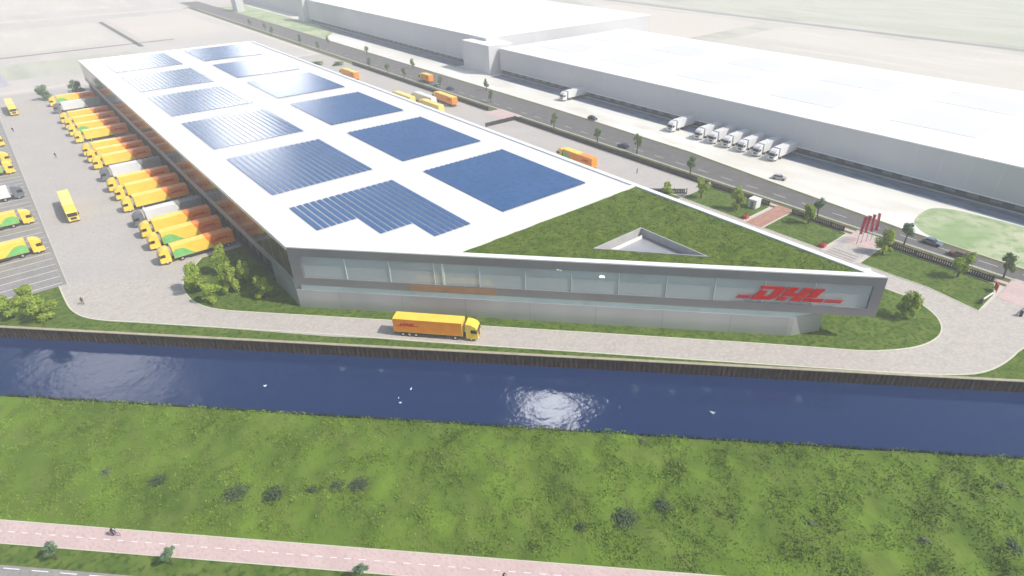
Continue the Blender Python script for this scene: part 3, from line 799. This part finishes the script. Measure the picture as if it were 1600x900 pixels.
# ------------------------------------------------------------------ cars
def make_car(mname):
    r = empty('car', label='car', cat='car')
    pr = [(-2.1, .35), (2.1, .35), (2.15, .7), (1.9, .85), (1.0, .95), (-1.9, 1.0), (-2.15, .85)]
    b_ = MB().prism([(x, -.88, z) for x, z in pr], (0, 1.76, 0), mname).build('body', r, bevel=.08)
    pr = [(-1.75, .99), (.95, .95), (.35, 1.42), (-1.3, 1.45)]
    mb = MB(); lo = [(-1.75, .98), (.95, .94)]; hi = [(-1.3, 1.40), (.35, 1.38)]
    i = 0
    v = [(-1.75, -.8, .97), (.95, -.8, .93), (.95, .8, .93), (-1.75, .8, .97), (-1.3, -.62, 1.4), (.35, -.62, 1.38), (.35, .62, 1.38), (-1.3, .62, 1.4)]
    mb.v = v; k = mb.mi('glass'); mb.f = [(0, 1, 5, 4), (1, 2, 6, 5), (2, 3, 7, 6), (3, 0, 4, 7)]; mb.m = [k] * 4
    mb.build('windows', r)
    MB().box(-1.32, .37, -.63, .63, 1.385, 1.44, mname).build('roof', r)
    for x in (-1.3, 1.35):
        for y in (-1, 1): MB().tube((x, y * .7, .33), (x, y * .92, .33), .33, .33, 'black', 12).build('wheel', r)
    for y in (-1, 1): MB().box(2.1, 2.17, min(y * .5, y * .8), max(y * .5, y * .8), .62, .75, 'headl').build('headlight', r)
    return r
for mn, x, y, rz, lb in (('carsteel', 158.8, 37.6, -P180 / 2, 'dark blue car on the street near the right edge'), ('carbrown', 156.6, 31.0, P180 / 2, 'maroon car with pale roof on the street behind the garden tree'),
                         ('carblue', 156.4, 138.6, P180 / 2, 'navy car alone on the street beyond the tall street tree'), ('carteal', 156, 258, P180 / 2, 'teal car on the street behind the short orange lorry'),
                         ('carblue', 157.4, 249, P180 / 2, 'dark navy car next to the teal car on the street'), ('carsilver', 169.8, 86, -P180 / 2 + .3, 'white silver car pulling out of the pale yard opposite'),
                         ('carblue', 172.5, 170, -P180 / 2, 'small dark car on the pale yard across the street')):
    c_ = make_car(mn); c_.location = (x, y, .06); c_.rotation_euler = (0, 0, rz); c_['label'] = lb

# ------------------------------------------------------------------ trees
def crown_mesh(seed, m, n_leaf, rad=1.0, lobes=16, leaf=.13, zlow=-.75):
    rs = random.Random(seed); mb = MB(); k = mb.mi(m)
    L_ = []
    for i in range(lobes):
        a = rs.uniform(0, 6.28); rr_ = rs.uniform(.2, .72); z = rs.uniform(zlow, .8)
        L_.append((math.cos(a) * rr_ * (1 - .3 * abs(z)), math.sin(a) * rr_ * (1 - .3 * abs(z)), z, rs.uniform(.20, .36)))
    L_.append((0, 0, .1, .42))
    for _ in range(n_leaf):
        c = rs.choice(L_)
        d = Vector((rs.gauss(0, 1), rs.gauss(0, 1), rs.gauss(0, 1))).normalized()
        q = Vector(c[:3]) + d * c[3] * rs.uniform(.55, 1.12)
        if rs.random() < .12: q *= rs.uniform(1.02, 1.18)
        nn = (d + Vector((rs.gauss(0, .5), rs.gauss(0, .5), rs.gauss(0, .5) + .4))).normalized()
        u = nn.orthogonal().normalized(); v = nn.cross(u); s_ = leaf * rs.uniform(.5, 1.2)
        t = rs.uniform(0, 6.28); u, v = u * math.cos(t) + v * math.sin(t), v * math.cos(t) - u * math.sin(t)
        i = len(mb.v)
        mb.v += [tuple(q - u * s_), tuple(q - v * s_ * .55), tuple(q + u * s_), tuple(q + v * s_ * .55)]
        mb.f.append((i, i + 1, i + 2, i + 3)); mb.m.append(k)
    return mb.mesh('crown', fix=False)
CR = {}
for kk_, m_, n_, lf in (('big', 'leaf', 3600, .085), ('street', 'leaf2', 1700, .105), ('pale', 'leaf3', 1700, .105)):
    for j in range(3): CR[kk_, j] = crown_mesh(hash((kk_ == 'big', j)) % 97 + j * 13, m_, n_, leaf=lf)
TRN = {}
def trunk_mesh(j):
    rs = random.Random(j + 50); mb = MB()
    mb.tube((0, 0, 0), (.02, .01, .45), .035, .026, 'bark').tube((.02, .01, .45), (0, 0, .85), .026, .012, 'bark')
    for i in range(6):
        a = rs.uniform(0, 6.28); z = rs.uniform(.34, .6); mb.tube((.015, .01, z), (math.cos(a) * .25, math.sin(a) * .25, z + rs.uniform(.15, .3)), .014, .005, 'bark', 5)
    return mb.mesh('trunk')
for j in range(3): TRN[j] = trunk_mesh(j)
def tree(x, y, h, rad, kind, label, group, low=.12, z=.05):
    t = empty('tree', (x, y, z), random.uniform(0, 6.28), label, 'tree', group)
    j = random.randrange(3)
    o = bpy.data.objects.new('trunk', TRN[j]); C.objects.link(o); o.parent = t; o.scale = (h, h, h)
    o = bpy.data.objects.new('crown', CR[kind, j]); C.objects.link(o); o.parent = t
    ch = h * (1 - low) / 2
    o.scale = (rad, rad, ch); o.location = (0, 0, h * low + ch)
    return t
near = [(17.2, 134.2, 7.2, 3.0, 'leftmost tree of the clump by the nearest docked lorry'), (24.0, 138.5, 7.6, 2.4, 'tree at the back of the clump beside the nearest docked lorry'), (22.4, 129.2, 7.4, 2.5, 'middle tree of the clump left of the glazed front'),
        (27.0, 122.2, 5.6, 2.3, 'tree of the clump closest to the left wall of the glazed front'), (18.3, 128.0, 5.0, 2.5, 'low tree at the front left foot of the clump'), (25.8, 131.0, 5.6, 2.2, 'tree in the dark back corner of the clump against the building')]
for x, y, h, r_, lb in near: tree(x, y, h, r_, 'big', 'round bright green ' + lb, 'trees by the near building corner', .1)
for x, y, h, r_, lb in ((-10.6, 152.2, 5.2, 2.6, 'at the corner of the lorry park, rear one of three'), (-8.9, 143.6, 5.4, 2.8, 'on the grass above the quay wall, right one of three'), (-13.6, 148.4, 5.2, 2.9, 'cut by the left edge of the picture')):
    tree(x, y, h, r_, 'big', 'bright green bushy tree ' + lb, 'trees by the left canal bank', .06)
for x, y, h, r_, lb in ((139.8, 93.1, 6.2, 2.3, 'at the north corner of the garden strip'), (140.4, 81.5, 6.6, 2.3, 'beside the white garden box'), (147.0, 64.0, 6.2, 2.4, 'between the brick path and the flag entrance'),
                        (144.6, 43.6, 6.4, 2.6, 'right of the red flags'), (146.0, 27.5, 6.8, 2.7, 'by the dark fence near the right edge'), (120.4, 28.6, 6.4, 2.5, 'standing alone on the lawn island off the right building corner'), (134.2, 101.0, 4.2, 2.2, 'half hidden behind the right roof edge')):
    tree(x, y, h, r_, 'big', 'light green round garden tree ' + lb, 'garden trees by the street', .14)
stree = [(153.2, 20.5, 6.2, 2.0), (153.0, 42.0, 6.4, 2.2), (152.8, 64.5, 5.6, 1.8), (153, 107, 6, 1.9), (155, 131.0, 7.2, 1.7), (153, 148.0, 5.6, 1.8), (153.2, 171.5, 5.8, 1.7), (158.0, 218, 5.2, 1.4), (169, 236, 5.6, 1.5), (158.0, 258, 4.8, 1.5),
         (153.5, 284, 5, 1.5), (153, 300, 5, 1.5), (151.5, 317.0, 6, 1.5), (168, 352, 5, 1.6), (152.5, 384, 5.5, 1.5), (152, 410.0, 6.5, 1.5), (152, 458, 6, 1.6), (156, 482, 5, 1.5), (155, 509.0, 5.5, 1.6), (166, 400, 5, 1.4), (168, 300, 5.5, 1.6)]
od = ['first', 'second', 'third', 'fourth', 'fifth', 'sixth', 'seventh', 'eighth', 'ninth', 'tenth', 'eleventh', 'twelfth', 'thirteenth', 'fourteenth', 'fifteenth', 'sixteenth', 'seventeenth', 'eighteenth', 'nineteenth', 'twentieth', 'twenty-first']
for i, (x, y, h, r_) in enumerate(sorted(stree, key=lambda t: t[1])):
    tree(x, y, h, r_, 'pale' if i in (1, 2) else 'street', f'{od[i]} small {"pale" if i in (1, 2) else "dark"} street tree along the street, counted from the right edge', 'street trees', .28)
for x, y, lb in ((14.5, 352, 'left one'), (26.5, 353, 'right one')): tree(x, y, 6.5, 3.6, 'pale', f'faded round tree behind the farthest docked lorry, {lb}', 'trees behind the docks', .05)
for x, y, lb in ((*cp(42.0, -66.5), 'in the bottom left corner'), (*cp(42.6, -51.5), 'right of the bottom left corner one, beside the cyclist'), (*cp(42.6, -27.0), 'farther along the bike path near the bottom edge')):
    tree(x, y, 3.0, 1.1, 'pale', 'small pale young tree ' + lb, 'young trees between bike path and road', .35)

# weeds standing out of the meadow
def weed_mesh(seed, m, nl):
    rs = random.Random(seed); mb = MB(); k = mb.mi(m)
    for _ in range(nl):
        r_ = abs(rs.gauss(0, .5)); a = rs.uniform(0, 6.28)
        if r_ > 1.05: continue
        q = Vector((math.cos(a) * r_, math.sin(a) * r_, rs.uniform(.0, 1) * (1.05 - r_ * .75)))
        nn = Vector((rs.gauss(0, .6), rs.gauss(0, .6), 1)).normalized(); u = nn.orthogonal().normalized(); v = nn.cross(u); s_ = .12 * rs.uniform(.5, 1.3)
        i = len(mb.v); mb.v += [tuple(q - u * s_), tuple(q - v * s_ * .6), tuple(q + u * s_), tuple(q + v * s_ * .6)]; mb.f.append((i, i + 1, i + 2, i + 3)); mb.m.append(k)
    return mb.mesh('foliage', fix=False)
WD = [weed_mesh(i, 'weed', 330) for i in range(3)] + [weed_mesh(9, 'weedpale', 170)]
for i, (x, y, r_, v, lb) in enumerate(((5.1, 72.6, 2.3, 0, 'leftmost of the row in the meadow'), (9.2, 69.0, 1.9, 1, 'second from the left in the meadow row'), (13.4, 65.9, 1.4, 2, 'third of the meadow row'), (16.2, 64.4, 1.8, 1, 'fourth of the meadow row'), (18.8, 62.6, 1.9, 0, 'right end of the meadow row'),
        (42.8, 33.5, 2.3, 0, 'biggest one right of the middle of the meadow'), (48.2, 31.4, 1.6, 1, 'just right of the biggest one'), (37.4, 36.5, .9, 2, 'small one left of the biggest one'), (69.0, 5.2, 1.6, 3, 'pale one towards the lower right corner'), (60.6, 16.4, 1.2, 3, 'pale one between the biggest one and the lower right corner'), (76.6, -2.5, 2.0, 0, 'dark one in the lower right corner'),
        (86.6, 1.6, 1.2, 3, 'pale one by the right edge'), (53.5, 24.0, 1.0, 2, 'small one right of the biggest pair'), (-7.6, 89.0, 1.5, 3, 'pale one far left in the meadow'), (-2.4, 82.4, 1.5, 0, 'dark one far left in the meadow'), (55.2, 41.2, 1.0, 3, 'pale one close to the canal'))):
    t = empty('shrub', (x, y, .1), i * 1.3, ('pale leafy weed clump, ' if v == 3 else 'dark leafy weed clump, ') + lb, 'shrub', 'weed clumps in the meadow')
    o = bpy.data.objects.new('foliage', WD[v]); C.objects.link(o); o.parent = t; o.scale = (r_, r_ * .85, .75)
# low bushes
BU = crown_mesh(77, 'leaf2', 900, leaf=.13)
for i, (x, y, h, r_, lb) in enumerate(((124, 348, 3, 5, 'far hedge bush at the end of the east yard'), (133, 343, 2.6, 5, 'hedge bush beside the far end of the fence'), (142, 335, 2.6, 4, 'hedge bush touching the far end of the fence'), (130.0, 14.8 - 9, 2.2, 2.0, 'dark shrub on the grass at the right edge'))):
    t = empty('shrub', (x, y, 0), 0, 'dark green ' + lb, 'shrub', 'bushes'); o = bpy.data.objects.new('foliage', BU); C.objects.link(o); o.parent = t; o.scale = (r_, r_ * .7, h / 2); o.location = (0, 0, h * .42)

# ------------------------------------------------------------------ fences
def fence(pts, lb, h=1.5):
    a = Vector(pts[0]); b_ = Vector(pts[1]); d = (b_ - a); L_ = d.length
    f = empty('fence', (a.x, a.y, 0), math.atan2(d.y, d.x), lb, 'fence', 'dark fences along the street')
    mb = MB().box(0, L_, -.16, .16, 0, .35, 'fence')
    n_ = int(L_ / .5)
    for i in range(n_): mb.box(i * .5 + .03, i * .5 + .44, -.05, .05, .35, h - .08, 'fence')
    mb.box(0, L_, -.07, .07, h - .08, h, 'fence'); mb.build('panel', f)
    k = max(2, min(40, int(L_ / 3) + 1)); pm = MB().box(-.1, .1, -.12, .12, 0, h + .15, 'fence').mesh('post')
    for i in range(k):
        o = bpy.data.objects.new('post', pm); C.objects.link(o); o.parent = f; o.location = (L_ * i / (k - 1), 0, 0)
fence(((149.2, 208), (149.2, 332)), 'long dark slatted fence behind the orange lorries, farthest stretch')
fence(((135, 190.4), (149.2, 190.4)), 'short dark fence running across the east yard')
fence(((149.3, 190), (149.3, 97.5)), 'dark slatted fence between the east yard and the street')
fence(((149.3, 96.5), (149.3, 77)), 'dark fence behind the white garden box')
fence(((149.3, 70), (149.3, 55.5)), 'dark fence left of the flag entrance')
fence(((149.3, 44.5), (149.3, 21.5)), 'dark fence right of the red flags')
fence(((131.5, 105.5), (139.5, 98.0)), 'short dark fence at the north end of the garden strip')

# ------------------------------------------------------------------ small things
fm = None
for i in range(4):
    x, y = [(144.87, 49.99), (146.37, 49.57), (147.95, 49.09), (149.54, 48.61)][i]
    f = empty('flag', (x, y, .08), 0, ['leftmost', 'second', 'third', 'rightmost'][i] + ' of the four tall red banner flags at the entrance path', 'flag', 'red flags')
    MB().tube((0, 0, 0), (0, 0, 7.6), .07, .045, 'pole', 8).build('pole', f)
    mb = MB(); nx, nz = 5, 12; k = mb.mi('flag')
    for a in range(nz + 1):
        for b_ in range(nx + 1):
            u, v = b_ / nx, a / nz
            mb.v.append((.06 + u * .85 * math.cos(.7), -u * .85 * math.sin(.7) + .14 * math.sin(u * 5 + v * 3 + i), 7.4 - v * 4.6 - .15 * u))
    for a in range(nz):
        for b_ in range(nx): q = a * (nx + 1) + b_; mb.f.append((q, q + 1, q + nx + 2, q + nx + 1)); mb.m.append(k)
    mb.build('banner', f, fix=False)
t = empty('garden_box', (145.6, 79.4, .07), 0, 'white box shaped cabin on the garden lawn beside the brick path', 'cabin')
MB().box(-1.3, 1.3, -1.2, 1.2, 0, 2.5, 'white').build('walls', t, bevel=.12)
MB().box(-1.45, 1.45, -1.35, 1.35, 2.5, 2.64, 'white').build('roof', t, bevel=.03)
MB().box(-1.33, -1.3, -.45, .45, .05, 2.05, 'lgrey').build('door', t)
for x, y, lb in ((137.6, 76.9, 'at the house end of the brick path'), (137.4, 55.0, 'at the house end of the entrance path')):
    t = empty('planter', (x, y, .07), 0, 'small red brown planter with shrub ' + lb, 'planter', 'planters')
    MB().box(-.7, .7, -.7, .7, 0, .8, 'darkred').build('pot', t, bevel=.04)
    o = bpy.data.objects.new('foliage', WD[3]); C.objects.link(o); o.parent = t; o.scale = (.8, .8, 1.2); o.location = (0, 0, .6)
for x0, y0, x1, y1, lb in ((137.7, 20.2, 142.6, 19.6, 'left'), (138.6, 13.2, 143, 12.8, 'right')):
    a = Vector((x0, y0)); d = Vector((x1, y1)) - a
    t = empty('gate', (a.x, a.y, .05), math.atan2(d.y, d.x), f'white boom gate on the {lb} side of the drive at the right edge', 'gate', 'white drive gates')
    MB().box(0, d.length, -.12, .12, .75, 1.1, 'white').build('beam', t, bevel=.03)
    MB().box(-.25, .25, -.25, .25, 0, 1.25, 'chassis').build('post', t); MB().box(d.length - .2, d.length, -.1, .1, 0, .75, 'lgrey').build('rest', t)
t = empty('sign_board', (145.4, 19.9, .05), .5, 'red brown sign board standing at the drive entrance', 'sign'); MB().box(-.9, .9, -.1, .1, .5, 2.0, 'darkred').build('board', t)
for x in (-.7, .7): MB().box(x - .06, x + .06, -.16, -.1, 0, 1.9, 'chassis').build('post', t)

# people: one continuous skinned body each
def skin_body(name, verts, edges_, radii, top_m, leg_m, zsplit, hair='cloth'):
    me = bpy.data.meshes.new(name); me.from_pydata(verts, edges_, []); o = bpy.data.objects.new(name, me); C.objects.link(o)
    sm = o.modifiers.new('s', 'SKIN'); su = o.modifiers.new('u', 'SUBSURF'); su.levels = 1; su.render_levels = 1
    for i, r_ in enumerate(radii): me.skin_vertices[0].data[i].radius = (r_, r_)
    me.skin_vertices[0].data[0].use_root = True
    dg = bpy.context.evaluated_depsgraph_get(); nm = bpy.data.meshes.new_from_object(o.evaluated_get(dg)); o.modifiers.clear(); o.data = nm
    for m_ in (leg_m, top_m, 'skin', hair): nm.materials.append(M[m_])
    hz = max(v[2] for v in verts)
    for p in nm.polygons:
        z = p.center.z
        p.material_index = 0 if z < zsplit else (1 if z < hz - .28 else (3 if z > hz - .08 or p.center.x < -.03 + verts[-1][0] else 2))
        p.use_smooth = True
    return o
def standing(step=.16, arm=.1):
    V_ = [(0, 0, .95), (0, 0, 1.2), (0, 0, 1.42), (0, 0, 1.52), (0, 0, 1.68),
          (0, .1, .9), (step, .1, .5), (step * .6, .1, .08), (step * .6 + .16, .1, .04), (0, -.1, .9), (-step * .4, -.1, .5), (-step, -.1, .08), (-step + .16, -.1, .04),
          (0, .2, 1.4), (-arm, .25, 1.12), (arm * .6, .25, .88), (0, -.2, 1.4), (arm, -.25, 1.12), (arm * 2, -.25, .9), (.01, 0, 1.72)]
    E_ = [(0, 1), (1, 2), (2, 3), (3, 4), (4, 19), (0, 5), (5, 6), (6, 7), (7, 8), (0, 9), (9, 10), (10, 11), (11, 12), (2, 13), (13, 14), (14, 15), (2, 16), (16, 17), (17, 18)]
    r_ = [.15, .14, .15, .06, .1, .1, .07, .05, .04, .1, .07, .05, .04, .07, .05, .04, .07, .05, .04, .09]
    return V_, E_, r_
for x, y, rz, tm, lb in ((-2.3, 144.8, 1.9, 'cloth2', 'person in brown clothes walking on the paving near the left canal bank'), (6.6, 258, .5, 'cloth', 'person in dark clothes walking in the open yard beyond the pale lorry'),
                         (-1.2, 303, 1.2, 'cloth', 'person in dark clothes at the far left of the yard'), (141, 118.5, 2.3, 'cloth', 'person in dark clothes on the east yard behind the roof edge')):
    V_, E_, r_ = standing(); o = skin_body('person', V_, E_, r_, tm, 'denim', .92); o.location = (x, y, .04); o.rotation_euler = (0, 0, rz); tag(o, lb, 'person'); o.scale = (1.05,) * 3
def bicycle():
    r = empty('bicycle', label='b', cat='bicycle')
    for x in (-.52, .52):
        mb = MB(); n_ = 18
        for i in range(n_):
            a, b_ = 2 * math.pi * i / n_, 2 * math.pi * (i + 1) / n_
            mb.tube((x + .34 * math.cos(a), 0, .35 + .34 * math.sin(a)), (x + .34 * math.cos(b_), 0, .35 + .34 * math.sin(b_)), .022, .022, 'black', 5)
        for i in range(6):
            a = math.pi * i / 6; mb.tube((x - .33 * math.cos(a), 0, .35 - .33 * math.sin(a)), (x + .33 * math.cos(a), 0, .35 + .33 * math.sin(a)), .005, .005, 'alu', 4)
        mb.build('wheel', r)
    mb = MB()
    for a, b_ in (((-.52, 0, .35), (-.08, 0, .32)), ((-.08, 0, .32), (-.2, 0, .82)), ((-.08, 0, .32), (.38, 0, .78)), ((-.2, 0, .75), (.38, 0, .85)), ((-.52, 0, .35), (-.19, 0, .75)), ((.52, 0, .35), (.36, 0, .98))): mb.tube(a, b_, .02, .02, 'chassis', 6)
    mb.build('frame', r)
    MB().tube((.30, -.27, 1.0), (.30, .27, 1.0), .015, .015, 'chassis', 6).build('handlebar', r)
    MB().box(-.34, -.1, -.07, .07, .84, .9, 'black').build('saddle', r, bevel=.02)
    return r
for i, (x, y, lb) in enumerate(((*cp(45.9, -61.6), 'left part of the red bike path'), (*cp(43.9, -9.8), 'part of the bike path cut by the bottom edge'))):
    rz = math.atan2(TC.y, TC.x)
    bk = bicycle(); bk.location = (x, y, .03); bk.rotation_euler = (0, 0, rz); bk['label'] = 'dark bicycle ridden along the ' + lb
    V_ = [(-.2, 0, .98), (-.12, 0, 1.2), (.0, 0, 1.42), (.05, 0, 1.52), (.09, 0, 1.66), (-.12, .1, .93), (.22, .11, .74), (.02, .12, .3), (.16, .12, .26), (-.12, -.1, .93), (.16, -.11, .56), (-.1, -.12, .14), (.04, -.12, .12),
          (0, .19, 1.38), (.14, .24, 1.18), (.3, .22, 1.03), (0, -.19, 1.38), (.14, -.24, 1.18), (.3, -.22, 1.03), (.1, 0, 1.71)]
    _, E_, r_ = standing()
    o = skin_body('person', V_, E_, r_, 'cloth', 'denim', .96); o.location = (x, y, .03); o.rotation_euler = (0, 0, rz); tag(o, 'dark dressed cyclist on the ' + lb, 'person', 'cyclists')

# water birds
for x, y, s_, lb in ((17.2, 96.7, .7, 'leftmost white water bird alone on the canal'), (33.4, 78.0, .45, 'white water bird, left one of the three'), (33.0, 76.7, .6, 'white water bird, lowest of the three'), (36.2, 78.6, .6, 'white water bird, upper one of the three'), (71.0, 39.3, 1.1, 'larger white water bird towards the right of the canal')):
    b_ = empty('water_bird', (x, y, -2.5), random.uniform(0, 6), lb, 'bird', 'water birds')
    mb = MB().ball((0, 0, .12), .28, 'bird', 1.25, .75, .7); mb.tube((.24, 0, .18), (.34, 0, .42), .06, .045, 'bird', 7).ball((.37, 0, .46), .075, 'bird', 1.3, .9, .9).tube((.44, 0, .45), (.53, 0, .43), .03, .01, 'orange', 5).tube((-.3, 0, .17), (-.46, 0, .25), .09, .02, 'bird', 6)
    mb.build('body', b_); b_.scale = (s_,) * 3

# ------------------------------------------------------------------ neighbouring halls
def hall(name, lb, x0, x1, y0, y1, h, patches=(), dock=True, low=2.5):
    H_ = empty(name, ((x0 + x1) / 2, (y0 + y1) / 2, 0), 0, lb, 'warehouse', 'neighbouring halls')
    MMt = Matrix.Translation((-(x0 + x1) / 2, -(y0 + y1) / 2, 0))
    def part(mb, nm, fix=True, bevel=0):
        me = mb.mesh(nm, bevel, fix); me.transform(MMt); o = bpy.data.objects.new(nm, me); C.objects.link(o); o.parent = H_; return o
    part(MB().box(x0, x1, y0, y1, low, h - .3, 'hallwall'), 'wall')
    yy = y0 + 6
    while yy < y1 - 2: part(MB().box(x0 - .03, x0, yy - .06, yy + .06, low, h - .3, 'hallpatch'), 'cladding_joint'); yy += 7.5 if y1 - y0 > 30 else 50
    part(MB().box(x0 - .12, x0 - .001, y0, y1, low - .25, low + .1, 'hallroof'), 'ledge')
    part(MB().box(x0 - .15, x1 + .15, y0 - .15, y1 + .15, h - .3, h, 'hallroof'), 'roof')
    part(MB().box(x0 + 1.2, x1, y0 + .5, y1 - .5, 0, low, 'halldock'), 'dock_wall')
    if dock:
        yy = y0 + 5; dm = MB().box(-.08, 0, -1.5, 1.5, .9, 2.35, 'cabgrey').mesh('dock_door')
        while yy < y1 - 3:
            o = bpy.data.objects.new('dock_door', dm); C.objects.link(o); o.parent = H_; o.location = (x0 + 1.19 - (x0 + x1) / 2, yy - (y0 + y1) / 2, 0); yy += 6
    for px, py, pw, pl in patches:
        part(MB().box(px - pw / 2, px + pw / 2, py - pl / 2, py + pl / 2, h + .004, h + .12, 'hallpatch'), 'skylight')
    return H_
hall('logistics_hall', 'long low white hall with pale grey front across the street', 195.4, 289.5, -120, 260, 12.5, [(224 + (i % 2) * 36, 18 + (i // 2) * 44, 22, 26) for i in range(12)], low=2.6)
hall('logistics_hall', 'taller white hall beyond the long low one across the street', 196.2, 325, 272, 500, 15.8, [], low=2.6)
hall('corner_tower', 'light rounded white stair block where the two white halls meet', 189.5, 204, 261.0, 284, 14.2, dock=False, low=.02)
hall('corner_tower', 'pale tower block at the far end of the taller white hall', 193, 200, 500.5, 513, 16.5, dock=False, low=.02)
hall('logistics_hall', 'faint white hall far behind at the top of the picture', 205, 290, 530, 700, 15, dock=False, low=.02)
hall('pump_house', 'small white block left of the far halls at the top edge', 174, 180, 596, 608, 12, dock=False, low=.02)

# ------------------------------------------------------------------ haze
hm = bpy.data.materials.new('haze'); hm.use_nodes = True
n = hm.node_tree; n.nodes.clear()
o_ = n.nodes.new('ShaderNodeOutputMaterial'); pv = n.nodes.new('ShaderNodeVolumePrincipled')
pv.inputs['Color'].default_value = (1.0, 1.0, 1.0, 1); pv.inputs['Density'].default_value = .0006; pv.inputs['Anisotropy'].default_value = 0.0
n.links.new(pv.outputs[0], o_.inputs['Volume'])
mb = MB(); mb.box(-2200, 2600, -1500, 3500, -3.6, 72.5, hm)
hz = mb.build('haze'); tag(hz, kind='stuff'); hz['label'] = 'pale haze over the far fields'
